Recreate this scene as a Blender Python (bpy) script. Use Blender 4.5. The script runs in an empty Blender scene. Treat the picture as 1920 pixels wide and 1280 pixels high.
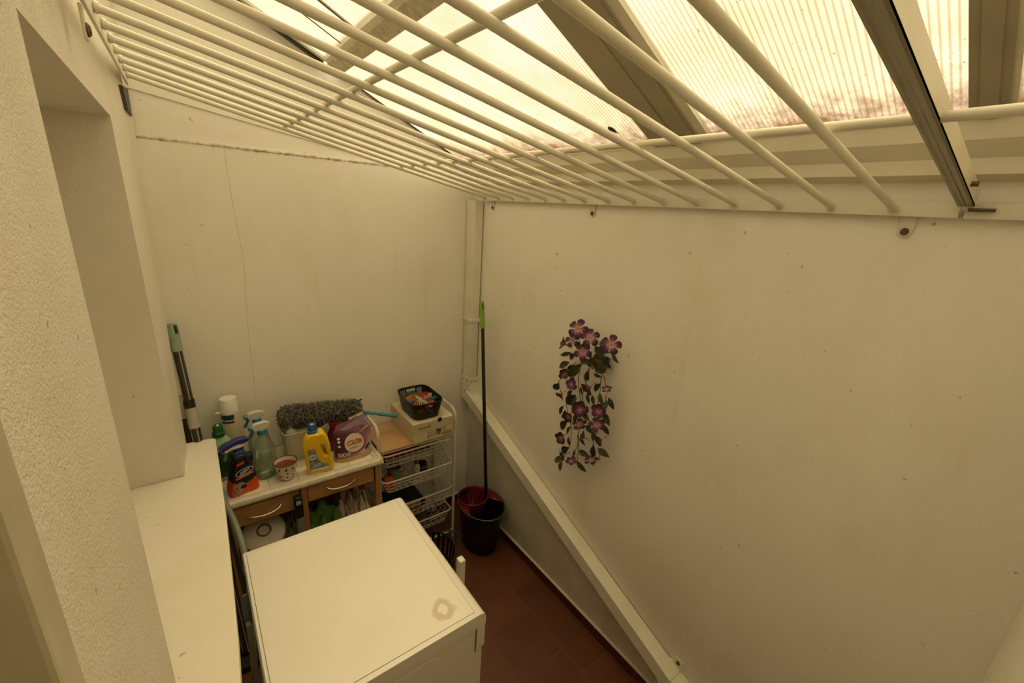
import bpy, bmesh, math, random
from mathutils import Vector, Matrix
R = math.radians
sc = bpy.context.scene
COL = sc.collection
random.seed(7)
# ---------------------------------------------------------------- camera, sky, exposure
cd = bpy.data.cameras.new('camera'); cam = bpy.data.objects.new('camera', cd); COL.objects.link(cam)
cam.location = (-1.357, -2.186, 1.957)
cam.rotation_euler = (R(72.896), R(-3.5407), R(-36.5676))
cd.sensor_width = 36; cd.lens = 36*796.66/1920; cd.clip_start = .01
sc.camera = cam
W = bpy.data.worlds.new('sky'); sc.world = W; W.use_nodes = True
# overcast sky: three times brighter at the zenith than at the horizon
wt = W.node_tree; bgn = wt.nodes['Background']; bgn.inputs[0].default_value = (1.0, .945, .88, 1)
tcn = wt.nodes.new('ShaderNodeTexCoord'); sxn = wt.nodes.new('ShaderNodeSeparateXYZ'); mrn = wt.nodes.new('ShaderNodeMapRange')
wt.links.new(tcn.outputs['Generated'], sxn.inputs[0]); wt.links.new(sxn.outputs[2], mrn.inputs[0]); wt.links.new(mrn.outputs[0], bgn.inputs[1])
mrn.inputs[1].default_value = 0; mrn.inputs[2].default_value = 1; mrn.inputs[3].default_value = .72; mrn.inputs[4].default_value = 2.16
sd = bpy.data.lights.new('hazy_sun', 'SUN'); sd.energy = 4.0; sd.angle = R(50); sd.color = (1, .93, .86)
so = bpy.data.objects.new('hazy_sun', sd); COL.objects.link(so)
so.rotation_euler = Vector((.16, .30, 1)).to_track_quat('Z', 'Y').to_euler(); so.location = (-2, 0, 6)
sc.view_settings.view_transform = 'Standard'; sc.view_settings.look = 'None'
sc.view_settings.exposure = .47; sc.view_settings.gamma = 1; sc.view_settings.use_curve_mapping = False

# ---------------------------------------------------------------- materials
def srgb(c):
    return tuple((v/12.92 if v <= .04045 else ((v+.055)/1.055)**2.4) for v in c)
class NT:
    def __init__(s, name):
        s.m = bpy.data.materials.new(name); s.m.use_nodes = True; s.n = s.m.node_tree.nodes; s.l = s.m.node_tree.links
        s.b = s.n['Principled BSDF']; s.out = s.n['Material Output']
    def new(s, t, **k):
        n = s.n.new(t)
        for a, v in k.items(): setattr(n, a, v)
        return n
    def link(s, a, b): s.l.new(a, b)
def ramp(t, src, stops):
    r = t.new('ShaderNodeValToRGB'); e = r.color_ramp.elements
    while len(e) < len(stops): e.new(.5)
    for i, (p, c) in enumerate(stops): e[i].position = p; e[i].color = (*c[:3], 1)
    t.link(src, r.inputs[0]); return r.outputs[0]
def noise(t, scale, detail=3, vec=None, rough=.5, dist=0):
    n = t.new('ShaderNodeTexNoise'); n.inputs['Scale'].default_value = scale; n.inputs['Detail'].default_value = detail
    n.inputs['Roughness'].default_value = rough; n.inputs['Distortion'].default_value = dist
    if vec: t.link(vec, n.inputs['Vector'])
    return n.outputs['Fac']
def mapping(t, scale=(1,1,1), rot=(0,0,0), loc=(0,0,0)):
    c = t.new('ShaderNodeTexCoord'); m = t.new('ShaderNodeMapping'); m.inputs['Scale'].default_value = scale
    m.inputs['Rotation'].default_value = rot; m.inputs['Location'].default_value = loc
    t.link(c.outputs['Object'], m.inputs['Vector']); return m.outputs[0]
def mix(t, fac, a, b, mode='MIX'):
    m = t.new('ShaderNodeMix', data_type='RGBA', blend_type=mode)
    for s, v in ((m.inputs[0], fac), (m.inputs[6], a), (m.inputs[7], b)):
        if isinstance(v, (int, float)): s.default_value = v
        elif isinstance(v, tuple): s.default_value = (*v[:3], 1)
        else: t.link(v, s)
    return m.outputs[2]
def bump(t, h, strength, dist=.002):
    b = t.new('ShaderNodeBump'); b.inputs['Strength'].default_value = strength; b.inputs['Distance'].default_value = dist
    t.link(h, b.inputs['Height']); t.link(b.outputs[0], t.b.inputs['Normal'])
MC = {}
def M(name, col, rough=.5, metal=0, var=.06, vscale=12, bmp=0, bscale=200, alpha=1, coat=0, sheen=0, trans=0):
    if name in MC: return MC[name]
    t = NT(name); c = srgb(col)
    v = noise(t, vscale, 4, mapping(t))
    d = tuple(x*(1-var*2) for x in c); u = tuple(min(1, x*(1+var)) for x in c)
    t.link(ramp(t, v, [(.3, d), (.7, u)]), t.b.inputs['Base Color'])
    t.b.inputs['Roughness'].default_value = rough; t.b.inputs['Metallic'].default_value = metal
    t.b.inputs['Coat Weight'].default_value = coat; t.b.inputs['Sheen Weight'].default_value = sheen
    t.b.inputs['Alpha'].default_value = alpha; t.b.inputs['Transmission Weight'].default_value = trans
    if bmp: bump(t, noise(t, bscale, 3, mapping(t)), bmp)
    MC[name] = t.m; return t.m
def plaster(name, col, grain=90, strength=.5, streak=.25, rust_z=None, dirt=True, dark_low=False):
    t = NT(name); c = srgb(col); v = mapping(t)
    base = ramp(t, noise(t, 1.7, 4, v), [(.3, tuple(x*.93 for x in c)), (.7, c)])
    st = ramp(t, noise(t, 6, 4, mapping(t, (3, 3, .18)), .6), [(.60, (0, 0, 0)), (.80, (1, 1, 1))])
    sm = t.new('ShaderNodeMath', operation='MULTIPLY'); t.link(st, sm.inputs[0]); sm.inputs[1].default_value = streak
    base = mix(t, sm.outputs[0], base, tuple(a*b for a, b in zip(c, (.62, .52, .38))))
    blot = ramp(t, noise(t, 2.3, 5, mapping(t, (1, 1, .6)), .7), [(.50, (0, 0, 0)), (.75, (.34, .34, .34))])
    base = mix(t, blot, base, tuple(a*b for a, b in zip(c, (.80, .70, .55))))
    sp = ramp(t, noise(t, 38, 2, v), [(.735, (0, 0, 0)), (.76, (1, 1, 1))])
    base = mix(t, sp, base, tuple(x*.55 for x in c))
    if rust_z is not None:
        sx = t.new('ShaderNodeSeparateXYZ'); t.link(v, sx.inputs[0])
        a = t.new('ShaderNodeMath', operation='SUBTRACT'); t.link(sx.outputs[2], a.inputs[0]); a.inputs[1].default_value = rust_z
        b = t.new('ShaderNodeMath', operation='ABSOLUTE'); t.link(a.outputs[0], b.inputs[0])
        g = t.new('ShaderNodeMapRange'); t.link(b.outputs[0], g.inputs[0]); g.inputs[1].default_value = 0; g.inputs[2].default_value = .03
        g.inputs[3].default_value = .62; g.inputs[4].default_value = 0
        n = noise(t, 30, 5, v, .7)
        mm = t.new('ShaderNodeMath', operation='MULTIPLY'); t.link(g.outputs[0], mm.inputs[0]); t.link(n, mm.inputs[1])
        f = ramp(t, mm.outputs[0], [(.235, (0, 0, 0)), (.38, (.8, .8, .8))])
        base = mix(t, f, base, srgb((.52, .38, .22)))
    if dark_low:   # wall colour darkens towards the floor, broken up by noise
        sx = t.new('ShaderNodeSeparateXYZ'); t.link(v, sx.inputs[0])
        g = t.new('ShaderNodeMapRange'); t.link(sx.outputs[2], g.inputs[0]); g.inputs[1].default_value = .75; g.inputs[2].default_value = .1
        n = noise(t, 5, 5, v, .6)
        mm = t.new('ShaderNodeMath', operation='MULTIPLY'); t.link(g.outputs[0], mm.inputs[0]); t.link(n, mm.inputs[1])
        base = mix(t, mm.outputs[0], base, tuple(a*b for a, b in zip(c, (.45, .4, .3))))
    t.link(base, t.b.inputs['Base Color']); t.b.inputs['Roughness'].default_value = .62
    b1 = t.new('ShaderNodeMath', operation='MULTIPLY_ADD'); t.link(noise(t, grain, 4, v, .55), b1.inputs[0]); b1.inputs[1].default_value = .5
    t.link(noise(t, 9, 3, v), b1.inputs[2]); bump(t, b1.outputs[0], strength, .006)
    MC[name] = t.m; return t.m

WALL = (.95, .935, .885)
m_back = plaster('plaster_back', WALL, 210, .34, .16, 2.13)
m_right = plaster('plaster_right', WALL, 210, .34, .12, dark_low=True)
m_left = plaster('plaster_left_rough', (.915, .89, .83), 240, .9, .12)
m_smooth = plaster('plaster_sill', (.89, .87, .80), 60, .12, .08)
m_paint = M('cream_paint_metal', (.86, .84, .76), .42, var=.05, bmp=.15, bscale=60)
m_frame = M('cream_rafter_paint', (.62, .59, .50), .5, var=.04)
m_gutter = M('cream_gutter_paint', (.88, .86, .78), .5, var=.03, vscale=5)
m_white = M('white_enamel', (.86, .845, .79), .32, var=.015, vscale=4)
m_whitep = M('white_plastic', (.90, .89, .84), .38, var=.02)
m_black = M('black_plastic', (.035, .032, .032), .42)
m_dark = M('dark_rubber', (.12, .115, .105), .6)
m_steel = M('steel', (.62, .6, .56), .3, 1)
m_rust = M('rusty_bolt', (.42, .34, .24), .6, .4, var=.2, vscale=300)
m_chrome = M('chrome', (.85, .84, .82), .12, 1)
m_grey = M('grey_plastic', (.48, .5, .46), .5)
m_wire = M('white_wire', (.82, .8, .74), .4)
m_gap = M('dark_gap', (.22, .21, .18), .8)

def m_sheet():
    t = NT('ribbed_polycarbonate'); v = mapping(t)
    c1 = srgb((.92, .87, .73)); c2 = srgb((.80, .73, .57))
    base = ramp(t, noise(t, 3.2, 5, v, .6), [(.3, c2), (.62, c1)])
    w = t.new('ShaderNodeTexWave', wave_type='BANDS', bands_direction='Y', wave_profile='SIN')
    w.inputs['Scale'].default_value = 26; t.link(v, w.inputs['Vector'])
    base = mix(t, 1.0, base, ramp(t, w.outputs['Fac'], [(0, (.60, .57, .52)), (.45, (1, 1, 1))]), 'MULTIPLY')
    # dirt collected along the low edge
    sx = t.new('ShaderNodeSeparateXYZ'); t.link(v, sx.inputs[0])
    g = t.new('ShaderNodeMapRange'); t.link(sx.outputs[0], g.inputs[0]); g.inputs[1].default_value = -.34; g.inputs[2].default_value = -.10
    n = noise(t, 22, 6, v, .7)
    mm = t.new('ShaderNodeMath', operation='MULTIPLY'); t.link(g.outputs[0], mm.inputs[0]); t.link(n, mm.inputs[1])
    base = mix(t, ramp(t, mm.outputs[0], [(.20, (0, 0, 0)), (.55, (1, 1, 1))]), base, srgb((.50, .36, .24)))
    sp = ramp(t, noise(t, 120, 2, v), [(.68, (0, 0, 0)), (.74, (.75, .75, .75))])
    base = mix(t, sp, base, srgb((.55, .46, .32)))
    tr = t.new('ShaderNodeBsdfTranslucent'); df = t.new('ShaderNodeBsdfDiffuse'); mx = t.new('ShaderNodeMixShader')
    t.link(base, tr.inputs[0]); t.link(base, df.inputs[0]); mx.inputs[0].default_value = .3
    t.link(tr.outputs[0], mx.inputs[1]); t.link(df.outputs[0], mx.inputs[2])
    tp = t.new('ShaderNodeBsdfTransparent'); t.link(base, tp.inputs[0]); m2 = t.new('ShaderNodeMixShader'); m2.inputs[0].default_value = .5
    t.link(mx.outputs[0], m2.inputs[1]); t.link(tp.outputs[0], m2.inputs[2]); t.link(m2.outputs[0], t.out.inputs[0])
    return t.m
M_SHEET = m_sheet()
def m_clear(name, tint, gl=.12):
    t = NT(name)
    tp = t.new('ShaderNodeBsdfTransparent'); tp.inputs[0].default_value = (*srgb(tint), 1)
    gs = t.new('ShaderNodeBsdfGlossy'); gs.inputs['Roughness'].default_value = .08; gs.inputs[0].default_value = (.9, .9, .88, 1)
    lw = t.new('ShaderNodeLayerWeight'); lw.inputs[0].default_value = .35
    df = t.new('ShaderNodeBsdfDiffuse'); df.inputs[0].default_value = (*srgb(tint), 1)
    m0 = t.new('ShaderNodeMixShader'); m0.inputs[0].default_value = gl; t.link(tp.outputs[0], m0.inputs[1]); t.link(df.outputs[0], m0.inputs[2])
    m1 = t.new('ShaderNodeMixShader'); f = ramp(t, lw.outputs['Fresnel'], [(0, (.03, .03, .03)), (1, (.7, .7, .7))]); t.link(f, m1.inputs[0])
    t.link(m0.outputs[0], m1.inputs[1]); t.link(gs.outputs[0], m1.inputs[2]); t.link(m1.outputs[0], t.out.inputs[0])
    return t.m
def m_wood(name, c1, c2, scale=(2, 14, 14)):
    t = NT(name); v = mapping(t, scale)
    n = noise(t, 3, 5, v, .6, 1.2)
    t.link(ramp(t, n, [(.3, srgb(c1)), (.7, srgb(c2))]), t.b.inputs['Base Color']); t.b.inputs['Roughness'].default_value = .45
    return t.m
m_oak = m_wood('oak', (.62, .45, .27), (.72, .54, .34))
m_board = m_wood('birch_board', (.70, .55, .37), (.78, .63, .44))
def m_tile(name, c, rough=.4):
    t = NT(name); oi = t.new('ShaderNodeObjectInfo'); v = mapping(t)
    cc = srgb(c)
    r = ramp(t, oi.outputs['Random'], [(0, tuple(x*.82 for x in cc)), (1, tuple(x*1.12 for x in cc))])
    n = ramp(t, noise(t, 7, 5, v, .6), [(.3, (.72, .72, .72)), (.7, (1.08, 1.05, 1))])
    t.link(mix(t, 1.0, r, n, 'MULTIPLY'), t.b.inputs['Base Color'])
    t.b.inputs['Roughness'].default_value = rough; bump(t, noise(t, 60, 3, v), .15)
    return t.m
m_terra = m_tile('terracotta_tile', (.385, .21, .095), .5)
m_skirt = m_tile('skirting_tile', (.33, .13, .09), .4)
m_grout = M('grout', (.50, .35, .24), .8)
m_wtile = m_tile('white_glazed_tile', (.86, .83, .74), .25)

# ---------------------------------------------------------------- mesh helpers
class MB:
    def __init__(s): s.v = []; s.f = []
    def add(s, vs, fs):
        o = len(s.v); s.v += [tuple(v) for v in vs]; s.f += [tuple(i+o for i in f) for f in fs]; return s
    def box(s, a, b, bev=0, mat=None):
        bm = bmesh.new(); bmesh.ops.create_cube(bm, size=1)
        for v in bm.verts: v.co = Vector(((a[i]+b[i])/2+v.co[i]*(b[i]-a[i]) for i in range(3)))
        if bev: bmesh.ops.bevel(bm, geom=bm.edges[:], offset=bev, segments=2, affect='EDGES', profile=.6)
        return s.bm(bm, mat)
    def bm(s, bm, mat=None):
        bm.verts.index_update()
        vs = [((mat @ v.co) if mat else v.co) for v in bm.verts]
        s.add(vs, [[v.index for v in f.verts] for f in bm.faces]); bm.free(); return s
    def hexa(s, p):   # 8 points: bottom ring 0-3, top ring 4-7
        return s.add(p, [(0,3,2,1),(4,5,6,7),(0,1,5,4),(1,2,6,5),(2,3,7,6),(3,0,4,7)])
    def prism(s, poly, axis, a, b):   # poly: 2D pts, extruded along axis from a to b
        def P(p, t):
            return {'x': (t, p[0], p[1]), 'y': (p[0], t, p[1]), 'z': (p[0], p[1], t)}[axis]
        n = len(poly)
        return s.add([P(p, a) for p in poly]+[P(p, b) for p in poly],
                     [tuple(range(n))[::-1], tuple(range(n, 2*n))]+[(i, (i+1) % n, n+(i+1) % n, n+i) for i in range(n)])
    def tube(s, pts, r, seg=10, cap=True, sx=1, closed=False):
        pts = [Vector(p) for p in pts]; n = len(pts); rs = r if isinstance(r, (list, tuple)) else [r]*n
        up = None; rings = []
        for i, p in enumerate(pts):
            if closed: d = pts[(i+1) % n]-pts[i-1]
            else: d = pts[min(i+1, n-1)]-pts[max(i-1, 0)]
            d.normalize()
            if up is None: up = Vector((0,0,1)) if abs(d.z) < .9 else Vector((0,1,0))
            a = d.cross(up); a.normalize(); b = a.cross(d); up = b
            rings.append([p+a*math.cos(2*math.pi*k/seg)*rs[i]*sx+b*math.sin(2*math.pi*k/seg)*rs[i] for k in range(seg)])
        fs = []
        for i in range(n if closed else n-1):
            j = (i+1) % n
            for k in range(seg): fs.append((i*seg+k, i*seg+(k+1) % seg, j*seg+(k+1) % seg, j*seg+k))
        if cap and not closed: fs += [tuple(range(seg))[::-1], tuple(range((n-1)*seg, n*seg))]
        return s.add([v for r_ in rings for v in r_], fs)
    def lathe(s, prof, seg=24, c=(0,0), sx=1, sy=1, n=2, cap=True):   # prof: (r,z); superellipse exponent n
        vs = []; fs = []
        for r, z in prof:
            for k in range(seg):
                a = 2*math.pi*k/seg; ca, sa = math.cos(a), math.sin(a)
                q = (abs(ca)**n+abs(sa)**n)**(-1/n)
                vs.append((c[0]+r*sx*q*ca, c[1]+r*sy*q*sa, z))
        for i in range(len(prof)-1):
            for k in range(seg): fs.append((i*seg+k, i*seg+(k+1) % seg, (i+1)*seg+(k+1) % seg, (i+1)*seg+k))
        if cap: fs += [tuple(range(seg))[::-1], tuple(range((len(prof)-1)*seg, len(prof)*seg))]
        return s.add(vs, fs)
    def xf(s, m): s.v = [tuple(m @ Vector(v)) for v in s.v]; return s
    def build(s, name, mat, parent=None, world=False, smooth=False, kind=None, label=None):
        vs = s.v
        if parent is not None and world:
            r = parent
            while r.parent: r = r.parent
            L = r.location; vs = [(v[0]-L.x, v[1]-L.y, v[2]-L.z) for v in vs]
        me = bpy.data.meshes.new(name); me.from_pydata(vs, [], s.f); me.materials.append(mat)
        bm = bmesh.new(); bm.from_mesh(me); bmesh.ops.recalc_face_normals(bm, faces=bm.faces); bm.to_mesh(me); bm.free()
        if smooth:
            for p in me.polygons: p.use_smooth = True
            try: me.set_sharp_from_angle(angle=R(40))
            except Exception: pass
        o = bpy.data.objects.new(name, me); COL.objects.link(o)
        if parent is not None: o.parent = parent
        if kind: o['kind'] = kind
        if label: o['label'] = label
        return o
def thing(name, label, cat, loc=(0,0,0), rot=0, group=None):
    o = bpy.data.objects.new(name, None); COL.objects.link(o); o.location = loc; o.empty_display_size = .05
    o.rotation_euler = rot if isinstance(rot, tuple) else (0, 0, rot)
    o['label'] = label; o['category'] = cat
    if group: o['group'] = group
    return o
def tag(o, label, cat, group=None):
    o['label'] = label; o['category'] = cat
    if group: o['group'] = group
    return o
def origin(o, loc):   # move a world-built mesh's origin to its base
    L = Vector(loc)
    for v in o.data.vertices: v.co -= L
    o.location = L; return o
def struct(name, mb, m, parent=None, smooth=False):
    o = mb.build(name, m, parent, smooth=smooth)
    if parent is None: o['kind'] = 'structure'
    return o
def sroot(name):
    o = bpy.data.objects.new(name, None); COL.objects.link(o); o['kind'] = 'structure'; return o
def txt(s, size, f, bold=False, shear=0, sp=1.0):   # text as mesh; f maps (x,y,depth)->point; centred
    c = bpy.data.curves.new('t', 'FONT'); c.body = s; c.size = size; c.align_x = 'CENTER'; c.align_y = 'CENTER'; c.extrude = 0; c.resolution_u = 2
    c.offset = size*.03 if bold else 0; c.shear = shear; c.space_character = sp
    o = bpy.data.objects.new('t', c); COL.objects.link(o)
    dg = bpy.context.evaluated_depsgraph_get(); me = bpy.data.meshes.new_from_object(o.evaluated_get(dg))
    mb = MB(); mb.add([f(v.co.x, v.co.y, 0) for v in me.vertices], [tuple(p.vertices) for p in me.polygons])
    bpy.data.objects.remove(o); bpy.data.curves.remove(c); bpy.data.meshes.remove(me); return mb
def arc(c, r, a0, a1, n, u, v):
    c = Vector(c); u = Vector(u); v = Vector(v)
    return [c+u*r*math.cos(R(a0+(a1-a0)*i/n))+v*r*math.sin(R(a0+(a1-a0)*i/n)) for i in range(n+1)]

# ================================================================ STRUCTURE
RS, RZ = .465, 2.145                       # roof underside: z = RZ - RS*x
roof = lambda x, o=0: RZ-RS*x+o
# ---- floor
fl = struct('floor', MB().box((-1.75, -2.6, -.06), (.1, .1, -.0016)), m_grout)
tile_mesh = {}
T = .255; G = .0011
cols = [(-.18, 0.0, 1)]+[(-.18-T*(k+1), -.18-T*k, k % 2) for k in range(6)]
for (x0, x1, ph) in cols:
    y = -.82+T*12 if ph else -.95+T*12
    while y > -2.5:
        ya, yb = max(y-T, -2.45), min(y, 0)
        if yb-ya > .02:
            key = (round(x1-x0, 3), round(yb-ya, 3))
            if key not in tile_mesh:
                tile_mesh[key] = MB().box((-(x1-x0)/2+G, -(yb-ya)/2+G, -.008), ((x1-x0)/2-G, (yb-ya)/2-G, 0), .0012).build('tile', m_terra, fl)
                t_ = tile_mesh[key]
            else:
                t_ = tile_mesh[key].copy(); COL.objects.link(t_)
            t_.location = ((x0+x1)/2, (ya+yb)/2, random.uniform(-.0006, .0006))
        y -= T
# ---- skirting tiles
for side in ('right', 'back'):
    sk = sroot('baseboard_'+side); base = None
    (MB().box((-.0085, -2.3, 0), (0, 0, .0535)) if side == 'right' else MB().box((-1.5, -.0085, 0), (0, 0, .0535))).build('joint_mortar', M('mortar', (.55, .42, .36), .8), sk)
    (MB().box((-.0115, -2.3, .0545), (0, 0, .0625), .002) if side == 'right' else MB().box((-1.5, -.0115, .0545), (0, 0, .0625), .002)).build('caulk_line', m_smooth, sk)
    for k in range(-3, 8):
        a = -.736-.2485*k; b = a-.2485
        if side == 'right': a = min(a, -.012)
        if b > -.02: continue
        L = a-b-.003
        if L < .03: continue
        if side == 'right': o = MB().box((-.010, b+.0015, 0), (0, a-.0015, .055), .002).build('skirting_tile', m_skirt, sk)
        elif b > -1.6: o = MB().box((b+.0015, -.010, 0), (a-.0015, 0, .055), .002).build('skirting_tile', m_skirt, sk)
# ---- walls
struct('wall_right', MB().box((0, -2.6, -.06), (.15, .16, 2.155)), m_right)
wb = struct('wall_back', MB().box((-1.75, 0, -.06), (0, .15, 2.136)), m_back)
MB().prism([(-1.72, 2.136), (-.46, 2.136), (-1.72, 2.3295)], 'y', .009, .14).build('gable_strip', m_back, wb)
MB().prism([(-1.75, 2.334), (-.462, 2.1365), (.02, 2.1365), (-1.75, roof(-1.75))], 'y', .003, .15).build('gable_panel', m_back, wb)
MB().box((-1.47, -.003, 2.129), (-.50, .001, 2.137), .001).build('plaster_lip', m_back, wb)
crk = [(-1.189, 2.12), (-1.186, 2.02), (-1.180, 1.874), (-1.168, 1.697), (-1.184, 1.413), (-1.187, 1.032)]
cb_ = MB()
for (a, b), (c, d_) in zip(crk, crk[1:]):
    for q in range(6):
        u0, u1 = q/6, (q+1)/6; w_ = .0006+.0006*((q*7) % 5)/5
        cb_.box((a+(c-a)*u0-w_, -.0006, b+(d_-b)*u1), (a+(c-a)*u0+w_, 0, b+(d_-b)*u0))
cb_.build('hairline_crack', M('crack_dark', (.82, .77, .66), .8), wb)
# left wall around the deep opening (x of the face follows the slightly bowed plaster)
XA, XB, XC = (-1.455, -1.500), (-1.4826, -1.467), (-1.477, -1.477)   # (top z2.14, bottom z0)
LZ = 2.14; XO = -1.80
def xf_(X, z): return X[1]+(X[0]-X[1])*z/LZ
wl = MB()
def wseg(X1, y1, X2, y2, z0, z1):
    wl.hexa([(xf_(X1,z0), y1, z0), (xf_(X2,z0), y2, z0), (XO, y2, z0), (XO, y1, z0), (xf_(X1,z1) if z1 <= LZ else X1[0], y1, z1), (xf_(X2,z1) if z1 <= LZ else X2[0], y2, z1), (XO, y2, z1), (XO, y1, z1)])
def wtop(X1, y1, X2, y2):
    wl.hexa([(X1[0], y1, LZ), (X2[0], y2, LZ), (XO, y2, LZ), (XO, y1, LZ), (X1[0], y1, roof(X1[0])), (X2[0], y2, roof(X2[0])), (XO, y2, roof(XO)), (XO, y1, roof(XO))])
wseg(XB, -.45, XA, .0, 0, LZ); wseg(XC, -1.78, XC, -1.392, 0, LZ); wseg(XC, -1.392, XB, -.45, 0, .93)
wtop(XB, -.45, XA, .0); wtop(XC, -1.392, XB, -.45); wtop(XC, -1.78, XC, -1.392)
wlo = struct('wall_left', wl, m_left)
MB().box((XO-.04, -1.5, .9), (XO, -.35, 2.2)).build('recess_back', m_left, wlo)
# sill slab (top z .97) running past the opening, with softened edge
sl = MB(); bm = bmesh.new()
front = [(-1.3655, -.205), (-1.3655, -.45), (-1.3670, -.715), (-1.3740, -1.03), (-1.379, -1.237), (-1.3855, -1.37), (-1.391, -1.6)]
ring = front+[(-1.478, -1.6), (-1.478, -1.391), (-1.79, -1.391), (-1.79, -.451), (-1.474, -.451), (-1.474, -.196), (-1.44, -.192), (-1.385, -.197)]
vs = [bm.verts.new((x, y, .97)) for x, y in ring]; f = bm.faces.new(vs)
r = bmesh.ops.extrude_face_region(bm, geom=[f]); 
for g in r['geom']:
    if isinstance(g, bmesh.types.BMVert): g.co.z = .925
bmesh.ops.recalc_face_normals(bm, faces=bm.faces)
te = [e for e in bm.edges if all(v.co.z > .96 for v in e.verts)]
bmesh.ops.bevel(bm, geom=te, offset=.004, segments=2, affect='EDGES')
win = sroot('window_1'); sl.bm(bm).build('window_sill', m_smooth, win)
# near left: casing band and dark panel beside the photographer
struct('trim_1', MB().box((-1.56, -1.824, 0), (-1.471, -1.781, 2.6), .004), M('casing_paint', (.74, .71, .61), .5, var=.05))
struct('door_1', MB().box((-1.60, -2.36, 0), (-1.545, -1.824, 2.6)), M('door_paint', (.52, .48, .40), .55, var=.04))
struct('wall_front', MB().box((-1.7, -2.45, -.06), (0, -2.303, 2.86)), m_right)
# ---- roof: sheets, rafters, purlin
ce = sroot('ceiling'); ce.location = (0, 0, 0)
def sheet(x0, x1, y0, y1, off=0):
    a = [(x0, y0, roof(x0, off)), (x1, y0, roof(x1, off)), (x1, y1, roof(x1, off)), (x0, y1, roof(x0, off))]
    return MB().add(a, [(0, 1, 2, 3)]).build('roof_sheet', M_SHEET, ce)
def plank(name, x0, x1, y0, y1, o0, o1, m=None):
    a = [(x0, y0), (x1, y0), (x1, y1), (x0, y1)]
    return MB().hexa([(x, y, roof(x, o0)) for x, y in a]+[(x, y, roof(x, o1)) for x, y in a]).build(name, m or m_frame, ce)
sheet(-.74, -.09, -1.27, 0); sheet(-1.8, -.77, -.48, 0); sheet(-1.8, -.77, -.96, -.47, .006); sheet(-1.8, -.77, -1.27, -.95)
sheet(-1.8, -.09, -1.98, -1.40); sheet(-1.8, -.09, -2.45, -2.02)
MB().add([(-.188+rx, -1.140+ry, roof(-.188+rx, -.002)) for rx, ry in ((-.018,.006),(-.010,.016),(.0,.017),(.012,.006),(.022,-.012),(.010,-.006),(.0,-.008),(-.012,-.004))], [tuple(range(8))]).build('dead_leaf', M('leaf_litter', (.30, .24, .13), .9, var=.3, vscale=80), ce)
# rafters hang under the sheets, stepped section
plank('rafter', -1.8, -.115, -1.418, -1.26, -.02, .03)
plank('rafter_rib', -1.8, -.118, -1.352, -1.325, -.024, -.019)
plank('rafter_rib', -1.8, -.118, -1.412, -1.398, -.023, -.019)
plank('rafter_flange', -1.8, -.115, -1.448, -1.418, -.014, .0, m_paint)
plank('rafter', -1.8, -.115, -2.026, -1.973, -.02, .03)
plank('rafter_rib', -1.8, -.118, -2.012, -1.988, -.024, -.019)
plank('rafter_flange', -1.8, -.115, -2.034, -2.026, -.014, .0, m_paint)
plank('purlin', -.786, -.735, -1.26, -.05, -.02, .02, M('weathered_metal', (.78, .75, .65), .7, var=.14, vscale=40, bmp=.3))
plank('purlin_edge', -.800, -.786, -1.26, -.06, -.012, .015, m_paint)
# flashing where the sheets meet the gable
plank('flashing_strip', -1.8, -.80, -.075, -.05, -.012, .0, m_paint); plank('flashing_strip', -1.8, -.80, -.05, -.026, -.02, -.012, m_gap)
plank('flashing_strip', -1.8, -.80, -.028, 0, -.014, .0, m_frame)
plank('flashing_strip', -.735, -.09, -.02, 0, -.006, .0, m_frame); plank('flashing_strip', -.735, -.09, -.028, -.022, -.006, -.002, m_gap)
plank('sheet_joint', -1.8, -.80, -.475, -.469, -.004, .004, m_rust)
plank('sheet_joint', -1.8, -.80, -.30, -.296, -.003, .0, m_rust)
# ---- gutter with stepped underside along the right wall
gt = thing('roof_gutter', 'cream painted metal gutter with stepped profile under the low roof edge', 'gutter', (0, -1.2, 2.07))
gp = [(-.105, 2.182), (-.092, 2.146), (-.052, 2.1165), (-.046, 2.0865), (-.006, 2.0755), (0, 2.0755), (0, 2.20), (-.10, 2.193)]
MB().prism([(x+.0, z) for x, z in gp], 'y', -2.44, -.001).build('channel', m_gutter, gt, True)
for y in (-2.12,):
    MB().box((-.012, y-.006, 2.03), (0, y+.006, 2.075)).build('gutter_bracket', m_gutter, gt, True)
MB().box((-.108, -2.44, 2.181), (-.100, -.001, 2.189)).build('gutter_lip', m_gutter, gt, True)

# ================================================================ WINDOW GRILLE UNDER THE ROOF
def bar_z(y, x):
    s = .175+(.203-.175)*(y+1.881)/1.743
    return 2.019-s*(x+.03)
gr = thing('security_grille', 'cream painted round bar grille slung over the whole space below the roof', 'grille', (-.7, -1.0, 2.1))
# right wall flat + left wall flat
MB().box((-.022, -1.992, 2.0005), (-.016, -.115, 2.031), .0008).box((-.0159, -1.992, 2.0005), (-.0003, -.115, 2.005)).build('wall_angle', m_paint, gr, True)
BY = [-1.881+.1245*k for k in range(15)]
proto = None
for k, y in enumerate(BY):
    x0 = -1.440; p = [(x0, y, bar_z(y, x0)), (-.7, y, bar_z(y, -.7)-.0015), (-.020, y, bar_z(y, -.020))]
    MB().tube(p, .0082, 12).build('bar', m_paint, gr, True, True)
    MB().lathe([(.0095, 0), (.0125, .004), (.0095, .009)], 10).xf(Matrix.Translation((-.018, y, bar_z(y, -.02))) @ Matrix.Rotation(R(-90), 4, 'Y')).build('weld_bead', m_paint, gr, True, True)
    MB().lathe([(.0095, 0), (.0125, .004), (.0095, .010)], 10).xf(Matrix.Translation((-1.446, y, bar_z(y, -1.446))) @ Matrix.Rotation(R(90), 4, 'Y')).build('weld_bead', m_paint, gr, True, True)
def lwz(y): return bar_z(y, -1.446)
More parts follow.
